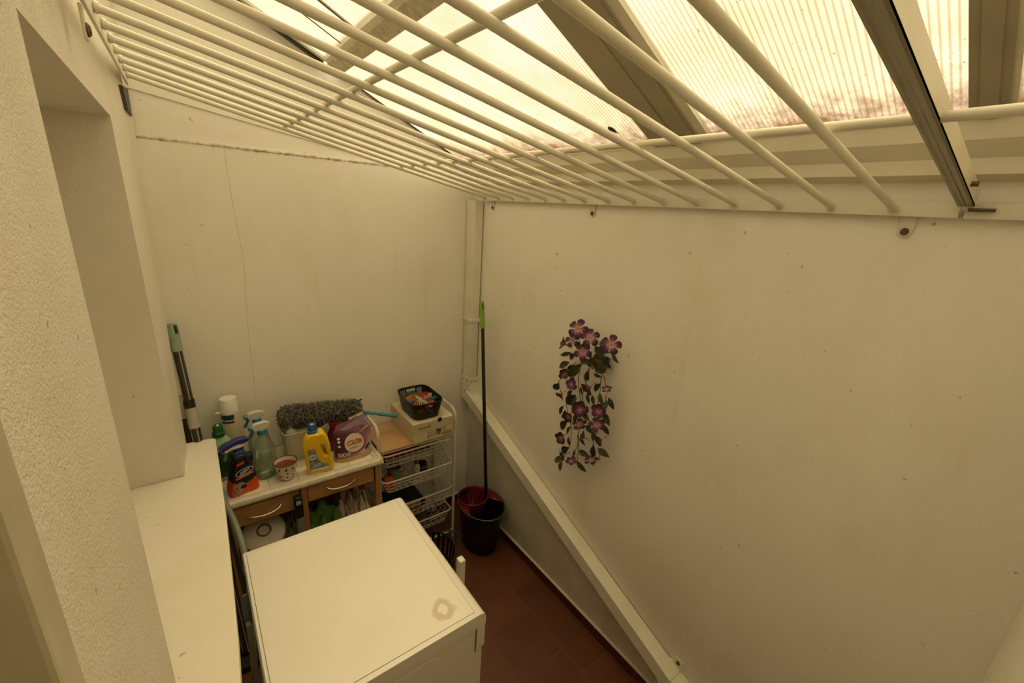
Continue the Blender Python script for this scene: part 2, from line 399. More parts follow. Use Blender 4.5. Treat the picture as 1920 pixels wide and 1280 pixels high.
MB().hexa([(-1.452, -2.0, lwz(-2)-.030), (-1.446, -2.0, lwz(-2)-.030), (-1.446, -.10, lwz(-.1)-.026), (-1.452, -.10, lwz(-.1)-.026),
           (-1.452, -2.0, lwz(-2)+.016), (-1.446, -2.0, lwz(-2)+.016), (-1.446, -.10, lwz(-.1)+.016), (-1.452, -.10, lwz(-.1)+.016)]).build('wall_flat', m_paint, gr, True)
for x, zo in ((-.50, .0), (-.983, .0)):
    MB().tube([(x, -1.995, bar_z(-1.9, x)+.016), (x, -1.0, bar_z(-1.0, x)+.015), (x, -.115, bar_z(-.115, x)+.013)], .0078, 12).build('cross_bar', m_paint, gr, True, True)
# end angle of the grille (two flats back to back)
def slope_box(mb, y0, y1, o0, o1, x0=-1.44, x1=-.02):
    b = lambda x: 2.024-.175*(x+.03)
    return mb.hexa([(x0, y0, b(x0)+o0), (x1, y0, b(x1)+o0), (x1, y1, b(x1)+o0), (x0, y1, b(x0)+o0), (x0, y0, b(x0)+o1), (x1, y0, b(x1)+o1), (x1, y1, b(x1)+o1), (x0, y1, b(x0)+o1)])
slope_box(MB(), -1.9985, -1.986, .002, .006).build('end_flat', m_frame, gr, True)
slope_box(MB(), -1.994, -1.990, .002, .034).build('end_web', m_paint, gr, True)
def lug(parent, y, m=m_paint):
    b = MB(); pts = [(y-.015, 2.002), (y+.015, 2.002), (y+.0135, 1.968)]+[(y+.0135*math.cos(a), 1.968+.0135*math.sin(a)) for a in [-math.pi*k/8 for k in range(1, 8)]]+[(y-.0135, 1.968)]
    b.prism(pts, 'x', -.006, -.002).build('lug', m, parent, True)
    MB().lathe([(.0075, 0), (.0085, .002), (.006, .005), (.0, .0055)], 12).xf(Matrix.Translation((-.006, y, 1.967)) @ Matrix.Rotation(R(-90), 4, 'Y')).build('bolt', m_rust, parent, True, True)
for y in (-.187, -.918, -1.910): lug(gr, y)
# left wall lug with bolt
MB().box((-1.458, -1.005, 2.205), (-1.453, -.980, 2.26), .002).build('lug', m_paint, gr, True)
MB().lathe([(.011, 0), (.012, .003), (.008, .007), (0, .008)], 12).xf(Matrix.Translation((-1.454, -.992, 2.222)) @ Matrix.Rotation(R(90), 4, 'Y')).build('bolt', m_rust, gr, True, True)
g2 = thing('security_grille', 'neighbouring cream grille panel starting at the right edge of the photo', 'grille', (-.5, -2.2, 2.1))
MB().box((-.022, -2.30, 2.0005), (-.016, -2.0, 2.031), .0008).box((-.0159, -2.30, 2.0005), (-.0003, -2.0, 2.005)).build('wall_angle', m_paint, g2, True)
slope_box(MB(), -2.0115, -2.001, .002, .006).build('end_flat', m_frame, g2, True)
slope_box(MB(), -2.0115, -2.0075, .002, .036).build('end_web', m_paint, g2, True)
MB().tube([(-.50, -2.002, bar_z(-1.9, -.5)+.016), (-.50, -2.15, bar_z(-1.9, -.5)+.016), (-.50, -2.302, bar_z(-1.9, -.5)+.016)], .0078, 12).build('cross_bar', m_paint, g2, True, True)
for x, z in ((-.14, 2.060),):
    MB().tube([(x, -1.980, z), (x, -2.022, z)], .0055, 6).build('bolt', m_rust, g2, True)
MB().tube([(-.03, -2.005, 2.018), (-.03, -2.045, 2.018)], .0035, 8).build('stud', m_rust, g2, True)
# dark strip painting the shade of the open gap, left corner under the grille
fz = MB().hexa([(-1.470, -.17, 2.195), (-1.455, -.17, 2.195), (-1.4535, -.05, 2.19), (-1.470, -.05, 2.19), (-1.470, -.20, 2.262), (-1.458, -.20, 2.262), (-1.452, -.06, 2.275), (-1.470, -.06, 2.275)])
tag(origin(fz.build('shaded_gap', M('gap_shade', (.30, .29, .25), .6, var=.2, vscale=60)), (-1.46, -.12, 2.19)), 'dark grey strip painted as the shaded gap in the upper left corner below the bars', 'shaded_gap')

# ================================================================ DRAIN PIPE IN THE CORNER AND ALONG THE RIGHT WALL
dp = thing('drainpipe', 'cream square drainpipe dropping down the corner then slanting along the right wall', 'pipe', (-.03, -.05, .9))
m_pipe = M('cream_pipe_paint', (.90, .885, .81), .42, var=.05, vscale=6)
MB().box((-.058, -.098, 1.31), (-.007, -.006, 1.999), .003).build('vertical_pipe', m_pipe, dp, True)
MB().box((-.055, -.094, .93), (-.007, -.008, 1.325), .003).build('lower_pipe', m_pipe, dp, True)
MB().box((-.063, -.103, 1.306), (0, -.004, 1.326), .0015).build('pipe_collar', m_pipe, dp, True)
MB().box((-.060, -.100, .905), (0, -.004, .945), .001).build('elbow_collar', m_pipe, dp, True)
zt = lambda y: .889+.3835*y
MB().hexa([(-.062, -.006, .80), (-.062, -.13, zt(-.13)-.085), (0, -.13, zt(-.13)-.085), (0, -.006, .80), (-.062, -.006, .915), (-.062, -.10, .915), (0, -.10, .915), (0, -.006, .915)]).build('elbow', m_pipe, dp, True)
def diag(y0, y1, dx, e=0, top=0, bot=.066):
    x_ = 0 if e else -.004
    return MB().hexa([(-dx, y0, zt(y0)-bot-e), (x_, y0, zt(y0)-bot-e), (x_, y1, zt(y1)-bot-e), (-dx, y1, zt(y1)-bot-e), (-dx, y0, zt(y0)+e), (x_, y0, zt(y0)+e), (x_, y1, zt(y1)+e), (-dx, y1, zt(y1)+e)])
diag(-.08, -1.62, .070).build('diagonal_pipe', m_pipe, dp, True)
diag(-.08, -.155, .0715, .0015).build('elbow_sleeve', m_pipe, dp, True)
diag(-1.62, -2.28, .068, -.001).build('diagonal_pipe', m_pipe, dp, True)
diag(-1.612, -1.66, .073, .003).build('strap', m_pipe, dp, True)
MB().box((-.004, -1.668, zt(-1.65)), (0, -1.625, zt(-1.65)+.045), .001).build('strap_ear', m_pipe, dp, True)
MB().lathe([(.008, 0), (.008, .004), (0, .006)], 10).xf(Matrix.Translation((-.004, -1.647, zt(-1.65)+.026)) @ Matrix.Rotation(R(-90), 4, 'Y')).build('bolt', m_rust, dp, True, True)
for p in ((-.061, -.075, .925), (-.061, -.025, .925)):
    MB().lathe([(.004, 0), (.004, .002), (0, .003)], 8).xf(Matrix.Translation(p) @ Matrix.Rotation(R(-90), 4, 'Y')).build('screw', m_rust, dp, True)
for p in ((-.045, -.101, .926), (-.02, -.101, .926)):
    MB().lathe([(.004, 0), (.004, .002), (0, .003)], 8).xf(Matrix.Translation(p) @ Matrix.Rotation(R(90), 4, 'X')).build('screw', m_rust, dp, True)
MB().lathe([(.004, 0), (.004, .002), (0, .003)], 8).xf(Matrix.Translation((-.04, -.125, zt(-.125)+.0018))).build('screw', m_rust, dp, True)
MB().lathe([(.004, 0), (.004, .002), (0, .003)], 8).xf(Matrix.Translation((-.063, -.05, .85)) @ Matrix.Rotation(R(-90), 4, 'Y')).build('screw', m_rust, dp, True)

# ================================================================ WASHING MACHINE
wm = thing('washing_machine', 'white front-loading washing machine with a ring stain on its lid', 'washing machine', (-1.07, -1.125, 0))
X0, X1, Y0, Y1, WZ = -1.343, -.806, -1.426, -.822, .852
MB().box((X0+.004, Y0+.004, .02), (X1, Y1-.004, .812), .003).build('cabinet', m_white, wm, True)
prof = [(X0, .806), (X0, .846), (X0+.004, .851)]+[(X1-.014+.020*math.sin(R(a)), WZ-.020+.020*math.cos(R(a))) for a in range(0, 91, 15)]+[(X1+.006, .806)]
lid = MB().prism(prof, 'y', Y0, Y1)
lid.build('lid', m_white, wm, True, True)
t = NT('washer_lid_enamel'); v = mapping(t)
base = ramp(t, noise(t, 3, 3, v), [(.3, srgb((.855, .84, .78))), (.7, srgb((.875, .86, .80)))])
sx = t.new('ShaderNodeVectorMath', operation='DISTANCE'); nz = t.new('ShaderNodeTexNoise'); nz.inputs['Scale'].default_value = 22; t.link(v, nz.inputs['Vector'])
vm = t.new('ShaderNodeVectorMath', operation='SCALE'); t.link(nz.outputs['Color'], vm.inputs[0]); vm.inputs['Scale'].default_value = .045
va = t.new('ShaderNodeVectorMath', operation='ADD'); t.link(v, va.inputs[0]); t.link(vm.outputs[0], va.inputs[1]); t.link(va.outputs[0], sx.inputs[0])
sx.inputs[1].default_value = (-.901+1.07+.0225, -1.352+1.125+.0225, .8525+.0225)
ring_ = ramp(t, sx.outputs['Value'], [(0, (0, 0, 0)), (.017, (0, 0, 0)), (.019, (.8, .8, .8)), (.034, (.75, .75, .75)), (.037, (0, 0, 0))])
base = mix(t, ring_, base, srgb((.74, .67, .54)))
sp = ramp(t, noise(t, 34, 2, v), [(.765, (0, 0, 0)), (.785, (.5, .5, .5))]); base = mix(t, sp, base, srgb((.6, .52, .36)))
t.link(base, t.b.inputs['Base Color']); t.b.inputs['Roughness'].default_value = .36
MB().box((X0+.012, Y0+.016, .845), (X1-.025, Y1-.010, .8528), .0008).build('lid_panel', t.m, wm, True)
m_seam = M('seam_shadow_gap', (.45, .42, .34), .8)
MB().box((X0+.011, Y0+.0152, .845), (X1-.0242, Y1-.0092, .8522)).build('lid_seam', m_seam, wm, True)
MB().box((X1-.022, Y0+.001, .722), (X1+.006, Y1-.001, .8062), .003).build('control_fascia', m_white, wm, True)
MB().box((X1-.026, Y0+.0025, .712), (X1-.022, Y0+.006, .84)).build('fascia_seam', m_seam, wm, True)
MB().box((X1-.02, Y0+.008, .02), (X1+.002, Y1-.008, .716), .003).build('front_panel', m_white, wm, True)
# pressed side panel
sp_ = MB(); bm = bmesh.new()
pts = [(X0+.06, .08), (X1-.145, .08), (X1-.145, .775), (X1-.16, .79), (X0+.06, .79)]
MB().prism(pts, 'y', Y0+.0015, Y0+.006).build('side_pressing', m_white, wm, True)
knob = MB().lathe([(.024, 0), (.022, .014), (0, .015)], 20).xf(Matrix.Translation((X1+.006, -.92, .76)) @ Matrix.Rotation(R(90), 4, 'Y'))
knob.build('program_knob', m_white, wm, True, True)
dr = MB().tube([(X1+.012, -1.12+.16*math.cos(a), .42+.16*math.sin(a)) for a in [2*math.pi*k/32 for k in range(32)]], .016, 10, closed=True).build('door_ring', m_white, wm, True, True)
MB().lathe([(0, 0), (.06, .004), (.11, .010), (.15, .012)], 28, cap=False).xf(Matrix.Translation((X1+.022, -1.12, .42)) @ Matrix.Rotation(R(-90), 4, 'Y')).build('door_glass', M('smoked_glass', (.09, .09, .09), .08), dr)
bpy.data.objects['door_glass'].data.transform(Matrix.Translation((1.07, 1.125, 0)))
for fx in (X0+.05, X1-.05):
    for fy in (Y0+.05, Y1-.05): MB().lathe([(.022, 0), (.02, .022)], 12, (fx, fy)).build('foot', m_black, wm, True)
# upright white bar beside the washer front
tag(origin(MB().box((-.735, -1.166, 0), (-.712, -1.139, .775), .004).build('upright_board', m_white), (-.72, -1.15, 0)), 'narrow white board standing on edge in front of the washing machine', 'board')
# ================================================================ GREY HOSE, BROOMS AND MOPS BEHIND THE SILL
hs = MB().tube([(-1.375, -.36, .80), (-1.372, -.40, .772), (-1.352, -.47, .735), (-1.338, -.58, .70), (-1.333, -.68, .66), (-1.36, -.76, .55), (-1.38, -.80, .3), (-1.38, -.82, .02)], .011, 12)
def hose_pts():
    raw = [Vector(p) for p in ((-1.372, -.345, .80), (-1.366, -.41, .775), (-1.350, -.46, .738), (-1.338, -.535, .70), (-1.331, -.60, .66), (-1.330, -.66, .60), (-1.35, -.74, .40), (-1.365, -.78, .15), (-1.37, -.79, .012))]
    out = []
    for i in range(len(raw)-1):
        a, b, c, d = raw[max(i-1, 0)], raw[i], raw[i+1], raw[min(i+2, len(raw)-1)]
        for k in range(4):
            u = k/4; out.append(.5*((2*b)+(c-a)*u+(2*a-5*b+4*c-d)*u*u+(3*b-a-3*c+d)*u**3))
    return out+[raw[-1]]
tag(origin(MB().tube(hose_pts(), .0115, 12).build('drain_hose', M('grey_hose', (.50, .52, .46), .5), smooth=True), (-1.37, -.79, 0)), 'grey ribbed hose curving down behind the washing machine', 'hose')
def stick(name, label, top, foot, r, m, cat='broom', caplen=.10, capr=.013, capm=None, stripes=None, group=None):
    T_, F_ = Vector(top), Vector(foot); d = (F_-T_); L = d.length; d.normalize()
    t = thing(name, label, cat, tuple(F_))
    MB().tube([T_+d*caplen*.8, F_-d*.02], r, 14).build('pole', m, t, True, True)
    if capm: MB().tube([T_, T_+d*.004, T_+d*.02, T_+d*caplen*.55, T_+d*caplen*.56, T_+d*caplen], [capr*.55, capr*.85, capr, capr*.97, capr*.9, capr*.95], 16).build('grip', capm, t, True, True)
    if stripes:
        a = d.cross(Vector((0, 1, 0))).normalized(); b = a.cross(d)
        for k in range(4):
            q = (a*math.cos(R(k*90+20))+b*math.sin(R(k*90+20)))*(r-.0006)
            MB().tube([T_+d*caplen+q, F_+q-d*.02], .0022, 6).build('stripe', stripes, t, True, True)
    return t, T_, F_, d
m_sage = M('sage_plastic', (.56, .63, .53), .5)
m_lgrey = M('pale_grey_plastic', (.70, .68, .60), .45)
m_strp = M('pole_silver', (.66, .63, .54), .35)
s1, T_, F_, d = stick('broom', 'broom with sage green grip and dark silver-striped pole leaning in the left corner', (-1.4500, -.060, 1.440), (-1.372, -.46, .03), .0165, M('pole_dark', (.20, .18, .15), .4), capr=.0215, capm=m_sage, stripes=m_strp, caplen=.115)
MB().tube([T_+d*.004+Vector((.012, -.018, 0)), T_+d*.035+Vector((.013, -.019, 0))], .0055, 8).build('hang_slot', m_black, s1, True)
MB().tube([T_+d*.315, T_+d*.350], .0195, 14).build('clamp', m_black, s1, True, True)
MB().tube([T_+d*.350, T_+d*.435], .0205, 14).build('sleeve', m_lgrey, s1, True, True)
MB().box((-1.42, -.52, .0), (-1.335, -.42, .035), .006).build('broom_head', m_dark, s1, True)
s2, T_, F_, d = stick('mop', 'shorter mop with pale grey sleeve and flat dark pole in the left corner', (-1.457, -.115, 1.150), (-1.425, -.36, .03), .0160, M('pole_pale', (.70, .67, .58), .45), 'mop', .095, .0245, m_lgrey)
MB().tube([T_+d*.085+Vector((.003, -.006, 0)), T_+d*.9+Vector((.003, -.006, 0))], .0155, 14).build('flat_pole', M('charcoal', (.17, .16, .14), .55), s2, True, True)
MB().tube([T_+d*.003+Vector((.014, -.018, 0)), T_+d*.03+Vector((.015, -.019, 0))], .0065, 8).build('hang_slot', m_dark, s2, True)
for q in (.058, .066, .074): MB().tube([T_+d*q, T_+d*(q+.004)], .0257, 16).build('sleeve_ring', m_lgrey, s2, True, True)
MB().box((-1.465, -.40, 0), (-1.40, -.30, .03), .006).build('mop_head', m_dark, s2, True)
for k, (tp, ft) in enumerate((((-1.3765, -.394, .74), (-1.318, -.760, .02)), ((-1.3690, -.396, .735), (-1.303, -.765, .02)))):
    o = thing('pole', ['thin dark pole slanting down beside the sill edge, nearer the wall', 'second thin dark pole slanting down behind the washing machine corner'][k], 'pole', ft)
    MB().tube([tp, ft], .0045, 8).build('rod', m_dark, o, True, True); MB().tube([ft, (ft[0], ft[1], 0)], .007, 8).build('tip', m_black, o, True, True)
vc = thing('floor_tool', 'grey plastic tool head with pale flat stem between sill and washing machine', 'tool', (-1.355, -.90, 0))
MB().tube([(-1.353, -.835, .70), (-1.353, -.845, .665), (-1.353, -.86, .60)], [.007, .014, .009], 10).build('neck', m_grey, vc, True, True)
MB().box((-1.362, -.885, .10), (-1.347, -.865, .62), .002).build('stem', m_lgrey, vc, True)
MB().box((-1.375, -.93, 0), (-1.346, -.82, .10), .006).build('head', m_black, vc, True)

# ================================================================ TILED TABLE WITH DRAWERS
TZ = .753; tb = thing('tiled_side_table', 'low wooden table with white tiled top and two drawers against the back wall', 'table', (-1.04, -.19, 0))
tx0, tx1, ty0, ty1 = -1.385, -.716, -.382, -.012
MB().box((tx0+.004, ty0+.004, .722), (tx1-.004, ty1, .7495), .002).build('tabletop_base', M('worn_white_wood', (.80, .77, .67), .5, var=.08, vscale=30), tb, True)
MB().prism([(ty0-.002, .726), (ty0-.004, .735), (ty0, .747), (ty0+.012, TZ-.0005), (ty0+.026, TZ-.0005), (ty0+.026, .724)], 'x', tx0, tx1).build('front_edging', bpy.data.materials['worn_white_wood'], tb, True)
MB().box((tx1-.016, ty0, .724), (tx1, ty1, TZ), .003).build('side_edging', bpy.data.materials['worn_white_wood'], tb, True)
xs = [tx1-.0165, -.7555, -.866, -.978, -1.09, -1.205, -1.316, tx0]
tl = None
for i in range(7):
    ys = [ty0+.0265, ty0+.135, ty0+.247, ty1]
    for j in range(3):
        a, b = xs[i+1]+.001, xs[i]-.001
        MB().box((a, ys[j]+.001, .747), (b, ys[j+1]-.001, TZ), .0012).build('tile', m_wtile, tb, True)
for lx, nm in ((tx0+.012, 'leg'), (-1.090, 'leg'), (tx1-.036, 'leg')):
    MB().box((lx, ty0+.018, 0), (lx+.026, ty0+.048, .722), .002).build(nm, m_oak, tb, True)
    MB().box((lx, ty1-.035, 0), (lx+.026, ty1-.005, .722), .002).build(nm, m_oak, tb, True)
for k, (a, b, z0, z1) in enumerate(((-1.368, -1.096, .618, .708), (-1.062, -.762, .634, .712))):
    d_ = MB().box((a, ty0+.014, z0), (b, ty0+.030, z1), .002).build('drawer', m_oak, tb, True)
    MB().box((a+.012, ty0+.03, z0+.01), (b-.012, ty1-.03, z1-.01)).build('drawer_box', m_oak, d_); d_.children[-1].data.transform(Matrix.Translation((1.04, .19, 0)))
    cx = (a+b)/2-.006; pts = [(cx+.064*math.cos(R(u)), ty0+.012-.018*math.sin(R(u)), z0+.052-.016*math.sin(R(u))) for u in range(0, 181, 12)]
    rr = [.0022+.0026*math.sin(R(u)) for u in range(0, 181, 12)]
    MB().tube(pts, rr, 8).xf(Matrix.Translation((1.04, .19, 0))).build('handle', m_chrome, d_, smooth=True)
MB().box((tx0+.01, ty0+.03, .708), (tx1-.01, ty1-.01, .722)).build('rail', m_oak, tb, True)
MB().box((tx0+.014, ty0+.03, .355), (tx1-.014, ty1-.01, .370), .002).build('shelf', m_oak, tb, True)
MB().box((tx0+.014, ty1-.012, .37), (tx1-.014, ty1-.004, .71)).build('back_panel', m_oak, tb, True)
# --- things on the shelf of the table
SH = .370
def cloth(name, label, c, sx, sy, h, m, seed, folds=5):
    random.seed(seed); n = 30; vs = []; fs = []
    ph = [random.uniform(0, 6) for _ in range(8)]
    for i in range(n+1):
        for j in range(n+1):
            u, v = i/n*2-1, j/n*2-1; rr = (abs(u)**3+abs(v)**3)**(1/3)
            env = max(0, 1-rr**2.2)
            wv = math.sin(folds*u*2.1+ph[0]+1.7*math.sin(2.3*v+ph[1]))*.5+math.sin(folds*1.7*v+2.6*u+ph[2]+1.2*math.sin(3*u+ph[3]))*.35+.3*math.sin(9*u-7*v+ph[4])
            z = h*env**.45*(.68+.30*wv)
            q = 1-.12*math.sin(6*math.atan2(v, u)+ph[5])*rr
            vs.append((u*sx*q, v*sy*q, max(.001, z)))
    for i in range(n):
        for j in range(n):
            a = i*(n+1)+j; fs.append((a, a+1, a+n+2, a+n+1))
    o = MB().add(vs, fs).build(name, m, smooth=True); o.location = c
    md = o.modifiers.new('s', 'SOLIDIFY'); md.thickness = .003
    return tag(o, label, 'cloth')
def m_cloth(name, c, c2=None, sc=60):
    t = NT(name); v = mapping(t)
    b = ramp(t, noise(t, 9, 4, v), [(.3, tuple(x*.8 for x in srgb(c))), (.7, srgb(c))])
    if c2:
        w = t.new('ShaderNodeTexWave'); w.inputs['Scale'].default_value = 9; w.inputs['Distortion'].default_value = 4; t.link(v, w.inputs['Vector'])
        b = mix(t, ramp(t, w.outputs['Fac'], [(.80, (0, 0, 0)), (.9, (.8, .8, .8))]), b, srgb(c2))
    t.link(b, t.b.inputs['Base Color']); t.b.inputs['Roughness'].default_value = .9; bump(t, noise(t, 400, 2, v), .3, .001)
    return t.m
cloth('cloth', 'green cloth crumpled on the shelf under the right drawer', (-.985, -.235, SH), .085, .105, .17, m_cloth('green_cotton', (.36, .52, .20)), 3, 4)
cloth('cloth', 'off-white cloth with brown stripes bunched on the shelf under the right drawer', (-.835, -.215, SH), .085, .12, .19, m_cloth('striped_cotton', (.80, .74, .64), (.42, .33, .27)), 9, 6)
pk = thing('wrapped_pack', 'round white pack with blue band under the left drawer', 'package', (-1.245, -.270, SH+.062), (R(30), 0, 0))
MB().lathe([(.072, 0), (.085, .012), (.088, .06), (.085, .105), (.070, .118), (.022, .120), (.020, .112), (0, .11)], 32).build('roll', m_cloth('tissue_white', (.84, .81, .72)), pk, smooth=True)
MB().lathe([(.0885, .028), (.0895, .03), (.0893, .062), (.0882, .064)], 32, cap=False).build('band', M('blue_band', (.06, .33, .48), .4), pk, smooth=True)
MB().lathe([(.021, .108), (.022, .122), (.030, .121)], 20, cap=False).build('core', M('cardboard_core', (.42, .36, .27), .8), pk)
# clear plastic bag
bag = cloth('plastic_bag', 'crumpled clear plastic bag beside the round white pack', (-1.140, -.23, SH), .045, .09, .15, m_clear('clear_film', (.86, .84, .76), .35), 21, 8); bag['category'] = 'bag'
# dark handled tool in front of divider
bt = thing('hand_vacuum', 'black and grey handled tool standing against the middle table leg', 'tool', (-1.105, -.402, 0))
MB().box((-1.123, -.414, .0), (-1.093, -.386, .60), .008).build('grey_body', m_grey, bt, True)
MB().box((-1.126, -.418, .60), (-1.092, -.384, .705), .008).build('black_handle', m_black, bt, True)
MB().box((-1.120, -.4195, .672), (-1.100, -.4175, .690), .002).build('label_plate', m_lgrey, bt, True)

# ================================================================ THINGS ON THE TILED TABLE
def blob(outs, half, bev=.006, res=2, bres=3):
    c = bpy.data.curves.new('b', 'CURVE'); c.dimensions = '2D'; c.fill_mode = 'BOTH'; c.extrude = max(.0005, half-bev); c.bevel_depth = bev; c.bevel_resolution = bres; c.resolution_u = 6
    for pts in outs:
        s = c.splines.new('BEZIER'); s.bezier_points.add(len(pts)-1); s.use_cyclic_u = True
        for q, p in zip(s.bezier_points, pts): q.co = (p[0], p[1], 0); q.handle_left_type = q.handle_right_type = 'AUTO'
    c.offset = -bev*.9
    o = bpy.data.objects.new('b', c); COL.objects.link(o)
    dg = bpy.context.evaluated_depsgraph_get(); me = bpy.data.meshes.new_from_object(o.evaluated_get(dg))
    mb = MB(); mb.add([(v.co.x, -v.co.z, v.co.y) for v in me.vertices], [tuple(p.vertices) for p in me.polygons])
    bpy.data.objects.remove(o); bpy.data.curves.remove(c); bpy.data.meshes.remove(me); return mb
def flat(poly, y):   # polygon in local xz at depth y
    return MB().add([(p[0], y, p[1]) for p in poly], [tuple(range(len(poly)))])
def ell(cx, cz, rx, rz, n=24): return [(cx+rx*math.cos(2*math.pi*k/n), cz+rz*math.sin(2*math.pi*k/n)) for k in range(n)]
WHT = M('print_white', (.90, .89, .85), .5); RED = M('print_red', (.72, .12, .08), .5); NAVY = M('print_navy', (.07, .08, .15), .45)

# yellow floor-wax bottle
yb = thing('cleaner_bottle', 'yellow cleaner bottle with side handle and blue cap on the tiled table', 'bottle', (-.999, -.322, TZ), R(-6))
S = lambda x, y: ((x-335)*.000192, (1205-y)*.000214)
out = [S(*p) for p in ((120,1195),(70,1000),(45,760),(35,560),(75,400),(165,285),(270,265),(370,275),(440,260),(540,370),(590,520),(612,700),(605,830),(628,930),(648,1040),(632,1175),(560,1202),(330,1205))]
hole = [S(*p) for p in ((415,560),(455,545),(490,620),(515,720),(530,800),(500,812),(450,740),(425,650))]
Y_ = M('yellow_hdpe', (.93, .76, .10), .35, var=.02)
blob([out, hole], .027, .010).build('body', Y_, yb, smooth=True)
MB().lathe([(.0215, .195), (.0215, .211), (.0185, .2125), (.0165, .239), (.0150, .2415), (0, .2415)], 24, (-.014, 0)).build('cap', M('blue_cap', (.10, .36, .55), .35), yb, smooth=True)
MB().lathe([(.023, .187), (.023, .195)], 24, (-.014, 0)).build('neck', Y_, yb, smooth=True)
MB().box((-.019, -.008, .2405), (-.010, .002, .2425)).build('cap_dot', WHT, yb)
lab = [S(*p) for p in ((115,600),(285,600),(300,760),(345,880),(430,975),(540,1005),(545,1130),(140,1145),(125,900))]
flat(lab, -.0275).build('label_print', M('label_grey', (.55, .57, .56), .5, var=.3, vscale=60), yb)
flat(ell(*S(205, 790), .0165, .014), -.0280).build('label_oval', WHT, yb)
txt('CERA', .012, lambda x, y, z: (x*.9+S(205,790)[0], -.0284, y+S(205,790)[1]+x*.12), True).build('label_text', NAVY, yb)
flat([S(*p) for p in ((195,975),(380,930),(395,1010),(225,1045))], -.0280).build('label_picture', m_lgrey, yb)
flat([S(*p) for p in ((150,1090),(330,1075),(535,1070),(535,1120),(150,1130))], -.0279).build('label_picture', WHT, yb)

# orange and navy trigger spray
ob = thing('trigger_spray', 'orange and navy trigger spray bottle with violet head at the front table edge', 'bottle', (-1.297, -.312, TZ), R(14))
m_or = M('orange_plastic', (.86, .30, .07), .35, var=.03)
low = [(-.050,.004),(-.052,.030),(-.044,.062),(-.034,.085),(.030,.085),(.044,.062),(.052,.030),(.050,.004),(0,.001)]
blob([low], .029, .008).build('body', m_or, ob, smooth=True)
up = [(-.040,.062),(-.036,.095),(-.029,.125),(-.0235,.150),(-.021,.175),(.019,.175),(.025,.150),(.035,.125),(.042,.095),(.045,.062)]
blob([up], .0296, .009).build('shrink_label', NAVY, ob, smooth=True)
blob([[(-.021,.140),(-.021,.178),(-.018,.192),(.018,.192),(.021,.178),(.024,.140)]], .0225, .009).build('neck_band', M('petrol_blue', (.10, .26, .38), .35), ob, smooth=True)
MB().lathe([(.019, .188), (.019, .206)], 18).build('collar', M('violet_plastic', (.16, .15, .42), .35), ob, smooth=True)
blob([[(-.046,.203),(-.030,.207),(.024,.212),(.034,.224),(.030,.232),(-.02,.228),(-.048,.216)]], .0125, .004).build('head_white', m_whitep, ob, smooth=True)
blob([[(-.066,.216),(-.060,.228),(-.02,.243),(.012,.247),(.040,.236),(.036,.226),(-.01,.224),(-.055,.214)]], .0150, .005).build('head_cover', bpy.data.materials['violet_plastic'], ob, smooth=True)
blob([[(-.048,.214),(-.040,.190),(-.050,.165),(-.056,.166),(-.050,.190),(-.060,.214)]], .006, .002).build('trigger', M('sage_trigger', (.33, .45, .38), .4), ob, smooth=True)
E2 = [(-.034+.0, .104)]
flat([(x+.0, z+.16*x) for x, z in ell(.004, .105, .034, .0155)], -.0302).build('logo_oval', WHT, ob)
flat([(x+.0, z+.16*x) for x, z in ell(.004, .105, .031, .0125)], -.0305).build('logo_field', NAVY, ob)
txt('ASEVI', .019, lambda x, y, z: (x*.80+.004, -.0309, y+.105+x*.28), True).build('logo_text', WHT, ob)
flat([(-.022,.137),(.006,.143),(.008,.153),(-.020,.148)], -.0303).build('label_patch', m_or, ob)
flat([(-.030,.076),(.036,.086),(.036,.096),(-.030,.086)], -.0303).build('label_stripe', M('salmon_print', (.85, .50, .36), .5), ob)
flat([(-.044,.022),(-.036,.060),(-.006,.062),(.004,.034),(-.014,.014),(-.036,.012)], -.0299).build('label_picture', M('picture_print', (.62, .60, .48), .5, var=.4, vscale=120), ob)
flat(ell(-.006, .038, .012, .009), -.0302).build('label_picture', m_dark, ob)

# clear trigger sprays
def clear_spray(lab, x, y, rz, s=1.0):
    t = thing('trigger_spray', lab, 'bottle', (x, y, TZ), rz, None)
    mg = MC.get('clear_pet') or m_clear('clear_pet', (.93, .96, .92), .10); MC['clear_pet'] = mg
    MB().lathe([(.030*s, 0), (.039*s, .004), (.040*s, .05*s), (.039*s, .10*s), (.034*s, .135*s), (.024*s, .165*s), (.0135*s, .186*s), (.0125*s, .195*s)], 28, sx=1.05, sy=.75).build('bottle', mg, t, smooth=True)
    MB().lathe([(.028*s, .003), (.036*s, .006), (.037*s, .030*s), (.0, .031*s)], 24, sx=1.05, sy=.75).build('liquid', m_clear('faint_liquid', (.86, .90, .84), .05), t, smooth=True)
    MB().lathe([(.0165*s, .188*s), (.0165*s, .207*s), (.014*s, .209*s)], 18).build('collar', M('cyan_plastic', (.22, .48, .60), .35), t, smooth=True)
    blob([[(-.034,.212*s),(-.010,.206*s),(.012,.207*s),(.034,.224*s),(.024,.234*s),(-.006,.238*s),(-.034,.232*s)]], .0105, .004).build('head', m_clear('frosted_white', (.90, .88, .80), .75), t, smooth=True)
    MB().tube([(-.030, 0, .223*s), (-.050, 0, .223*s)], .0105, 14).build('nozzle', bpy.data.materials['cyan_plastic'], t, smooth=True)
    blob([[(-.030,.214*s),(-.036,.196*s),(-.050,.180*s),(-.054,.183*s),(-.043,.200*s),(-.038,.215*s)]], .005, .0015).build('trigger', M('steel_blue_plastic', (.25, .38, .46), .4), t, smooth=True)
    return t
clear_spray('clear trigger spray bottle with cyan nozzle, the nearer of the two', -1.200, -.245, R(12), 1.12)
clear_spray('clear trigger spray bottle standing behind the other clear one', -1.205, -.135, R(10), 1.14)
